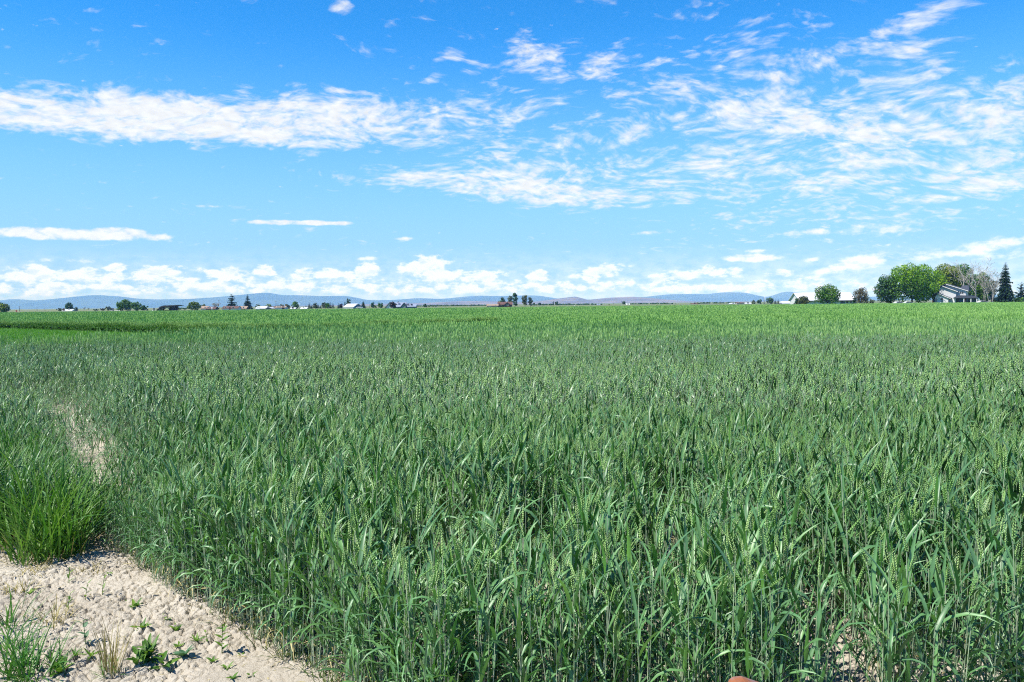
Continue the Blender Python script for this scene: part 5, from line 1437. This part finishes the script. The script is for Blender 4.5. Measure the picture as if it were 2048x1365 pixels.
ups = [(171, 1199, .13, 6, .06, .012, 'weed_leaf', 'slim upright seedling left of a pair at the back of the bare soil'),
       (205, 1194, .15, 6, .06, .012, 'weed_leaf', 'slim upright seedling right of a pair at the back of the bare soil'),
       (138, 1170, .12, 6, .055, .012, 'weed_leaf', 'upright seedling nearest the green grass clump'),
       (137, 1226, .11, 6, .05, .014, 'weed_leaf', 'upright seedling alone at the left middle of the bare soil'),
       (171, 1290, .16, 7, .07, .024, 'weed_leaf_blue', 'grey-green upright weed left of the dry straw tuft'),
       (444, 1303, .17, 9, .075, .026, 'weed_leaf', 'tallest upright leafy weed close to the wheat edge'),
       (415, 1285, .07, 4, .04, .012, 'weed_leaf', 'short leaning sprout left of the tallest upright weed'),
       (107, 1262, .10, 7, .05, .010, 'dry_blade', 'small withered weed left of the grey-green upright weed')]
for px, py, H, n, L, w, mat, lab in ups:
    s_, l_ = upright(R0, H, n, L, w)
    put_tpl('weed', [('stem', s_, mat), ('leaves', l_, mat)], lab, 'weed', px, py, wg, R0.uniform(0, 6))
# the biggest weed: several leafy shoots
bw = Tpl()
for k in range(7):
    ox, oy = R0.normal(0, .045, 2)
    for i in range(9):
        a = R0.uniform(0, 6.283); e0 = R0.uniform(.4, 1.2)
        bw.leaf((ox, oy, R0.uniform(0, .09)), a, R0.uniform(.05, .11), R0.uniform(.016, .034), e0, e0 - R0.uniform(.4, 1.0), 4, 0, np.clip(R0.normal(.5, .22), 0, 1), True, R0.normal(0, .4))
put_tpl('weed', [('leaves', bw.done(), 'weed_leaf')], 'biggest bushy green weed right of the dry straw tuft', 'weed', 298, 1330, wg)
# dry straw tuft with thin pale seed stalks
ds = blades(R0, 46, .05, .20, .34, .0042, 1.2, 1.55, .25, .5, 4, .8)
dl = blades(R0, 26, .05, .06, .16, .005, .5, 1.3, .8, .55, 3, .8)
put_tpl('dry_grass_tuft', [('stalks', ds, 'dry_blade'), ('leaves', dl, 'grass_blade')], 'tuft of thin dry straw-coloured stalks in the lower bare soil', 'grass tuft', 222, 1352, 'grass tufts on the bare soil')
# green grass in the lower left corner
for px, py, n, L0, L1, sp, lab in ((18, 1350, 70, .16, .40, .10, 'dense green grass tuft in the bottom left corner of the photograph'),
                                   (62, 1362, 60, .14, .38, .09, 'green grass tuft right of the corner tuft, with long leaning blades'),
                                   (8, 1300, 46, .16, .42, .08, 'green grass tuft at the left edge above the corner tuft'),
                                   (95, 1335, 28, .12, .36, .07, 'thin grass tuft with a few long arching blades at the lower left'),
                                   (20, 1255, 30, .14, .34, .07, 'sparse grass tuft at the left edge beside the bare soil')):
    put_tpl('grass_tuft', [('leaves', blades(R0, n, sp, L0, L1, .0075, .55, 1.4, .9, .45, 5, .85), 'grass_blade')], lab, 'grass tuft', px, py, 'grass tufts on the bare soil')
for px, py, mat, lab in ((60, 1150, 'dry_blade', 'yellowing short grass at the left foot of the green grass clump'), (35, 1185, 'dry_blade', 'withered grass tuft at the left edge below the grass clump'),
                         (112, 1243, 'dry_blade', 'flattened dry grass tuft at the left of the bare soil'), (178, 1146, 'dry_blade', 'small dry tuft at the shaded right foot of the grass clump')):
    put_tpl('dry_grass_tuft', [('leaves', blades(R0, 60, .10, .05, .17, .0045, .4, 1.4, .7, .55, 3, .7), mat)], lab, 'grass tuft', px, py, 'dry grass tufts by the clump')
# the big green grass clumps at the left
for px, py, n, L1, sp, tone, lab in ((98, 1112, 340, .90, .27, .75, 'large bushy bright green grass clump standing at the corner of the wheat'),
                                     (4, 1085, 300, 1.12, .28, .55, 'tall dark green grass clump cut by the left edge'),
                                     (22, 1010, 220, 1.12, .28, .6, 'tall grass clump at the left edge behind the dark one'),
                                     (215, 1062, 120, .60, .20, .5, 'thin green grass clump between the large clump and the wheat'),
                                     (150, 1030, 150, .65, .22, .55, 'loose grass clump behind the large bushy clump'),
                                     (45, 940, 260, .85, .30, .55, 'grass clump farther back near the left edge beside the sparse strip')):
    put_tpl('grass_clump', [('leaves', blades(R0, n, sp, L1 * .28, L1 * 1.08, .0125, .95, 1.56, .7, tone, 5, .25), 'grass_blade'),
                            ('dry_leaves', blades(R0, n // 3, sp * 1.15, .1, .36, .006, .2, 1.4, .8, .5, 3, .7), 'dry_blade')], lab, 'grass clump', px, py, 'green grass clumps at the left edge')
# low volunteer grass along the foot of the wheat
r = np.random.default_rng(930)
yy = r.uniform(3.5, 6.6, 420); xx = edge_x(yy) + np.abs(r.normal(0.12, .16, 420))
lt = [blades(np.random.default_rng(940 + i), 5, .04, .04, .16, .005, .6, 1.4, .7, .55, 3) for i in range(8)]
gs = Crop(); gs.add(scatter(lt, xx, yy, soil_z(xx, yy) - .005, r.uniform(.6, 1.2, 420), (r.normal(0, .1, 420), r.normal(0, .1, 420)), r.normal(0, .12, 420), r))
tag(gs.build('edge_grass', ['edge_blade']), 'low mixed grass at the foot of the first wheat stalks', 'grass', kind='stuff')

# straw litter lying on the soil
r = np.random.default_rng(960)
st = []
for i in range(6):
    t = Tpl(); L = r.uniform(.03, .09)
    t.strip([np.array([-.0016, -L / 2, .003]), np.array([-.0016 + r.normal(0, .004), 0, .009]), np.array([-.001, L / 2, .004])], None,
            [np.array([.0016, -L / 2, .005]), np.array([.0016, 0, .007]), np.array([.001, L / 2, .003])], 0, r.uniform(.3, .95)); st.append(t.done())
yy = r.uniform(3.5, 7.0, 1500); xx = r.uniform(-4.6, 1.5, 1500)
k = (r.random(1500) < np.where(xx < edge_x(yy) - .25, .28, 1)); xx, yy = xx[k], yy[k]
gs = Crop(); gs.add(scatter(st, xx, yy, soil_z(xx, yy) + .002, r.uniform(.6, 1.3, len(xx)), (np.zeros(len(xx)), np.zeros(len(xx))), r.normal(0, .15, len(xx)), r))
tag(gs.build('straw_litter', ['dry_blade']), 'bits of old straw scattered over the bare soil', 'straw', kind='stuff')

# rusty post top at the bottom edge
rm, rt, rp = principled('rust', 0.9, 0.2)
g = rt.node('ShaderNodeTexCoord')
n1 = rt.noise(g.outputs['Object'], 120.0, 5.0, .65); n2 = rt.noise(g.outputs['Object'], 34.0, 4.0, .6)
c = rt.mix(rt.smooth(n2, .42, .6), (.30, .11, .05, 1), (.24, .16, .15, 1))
rt.put(rp.inputs['Base Color'], rt.mix(rt.smooth(n1, .55, .7), c, (.13, .05, .035, 1)))
b = rt.node('ShaderNodeBump'); b.inputs['Strength'].default_value = .5; b.inputs['Distance'].default_value = .003
rt.l.new(n1, b.inputs['Height']); rt.l.new(b.outputs[0], rp.inputs['Normal'])
PDY = 1.45
PB = PDY + .055
a = at(1470, 1366, PDY); z_l = at(1475, 1350.5, PB)[2]; z_r = at(1600, 1366, PB)[2]
wp = (1560 - 1463) / F_PX * PDY
post = thing('rusty_post', 'weathered rusty iron post with a rounded sloping top at the bottom edge', 'post', (a[0], PDY, 0), 0)
prof = [(0, -.2), (wp, -.2), (wp, z_r - .006), (wp * .55, z_l - .008), (wp * .30, z_l), (wp * .12, z_l - .0015), (wp * .03, z_l - .007), (0, z_l - .016)]
m = MB(); m.prism(prof, 0, .055); m.build('post_body', 'rust', post, bevel=.004)
m = MB(); m.prism([(wp * .18, z_l - .11), (wp * .82, z_l - .11), (wp * .82, z_l - .085), (wp * .18, z_l - .085)], -.012, 0); m.build('wire_clip', 'rust', post, bevel=.002)

# ------------------------------------------------------------------ the air between here and the mountains
hm = bpy.data.materials.new('haze'); hm.use_nodes = True
hm.cycles.volume_sampling = 'DISTANCE'; hm.cycles.homogeneous_volume = True
ht = NT(hm.node_tree); ht.n.clear()
pv = ht.node('ShaderNodeVolumePrincipled')
pv.inputs['Color'].default_value = (0.27, 0.51, 1.0, 1)
pv.inputs['Absorption Color'].default_value = (1, 1, 1, 1)
pv.inputs['Density'].default_value = 9.0e-5
pv.inputs['Density Attribute'].default_value = ''
pv.inputs['Anisotropy'].default_value = -0.2
o_ = ht.node('ShaderNodeOutputMaterial'); ht.l.new(pv.outputs[0], o_.inputs['Volume'])
MATS['haze'] = hm
m = MB(); m.box(-17950, 17950, -17600, 18200, -2.0, 275.0)
hz = m.build('haze', 'haze'); tag(hz, 'thin blue air between the field and the mountains', 'haze', kind='stuff')
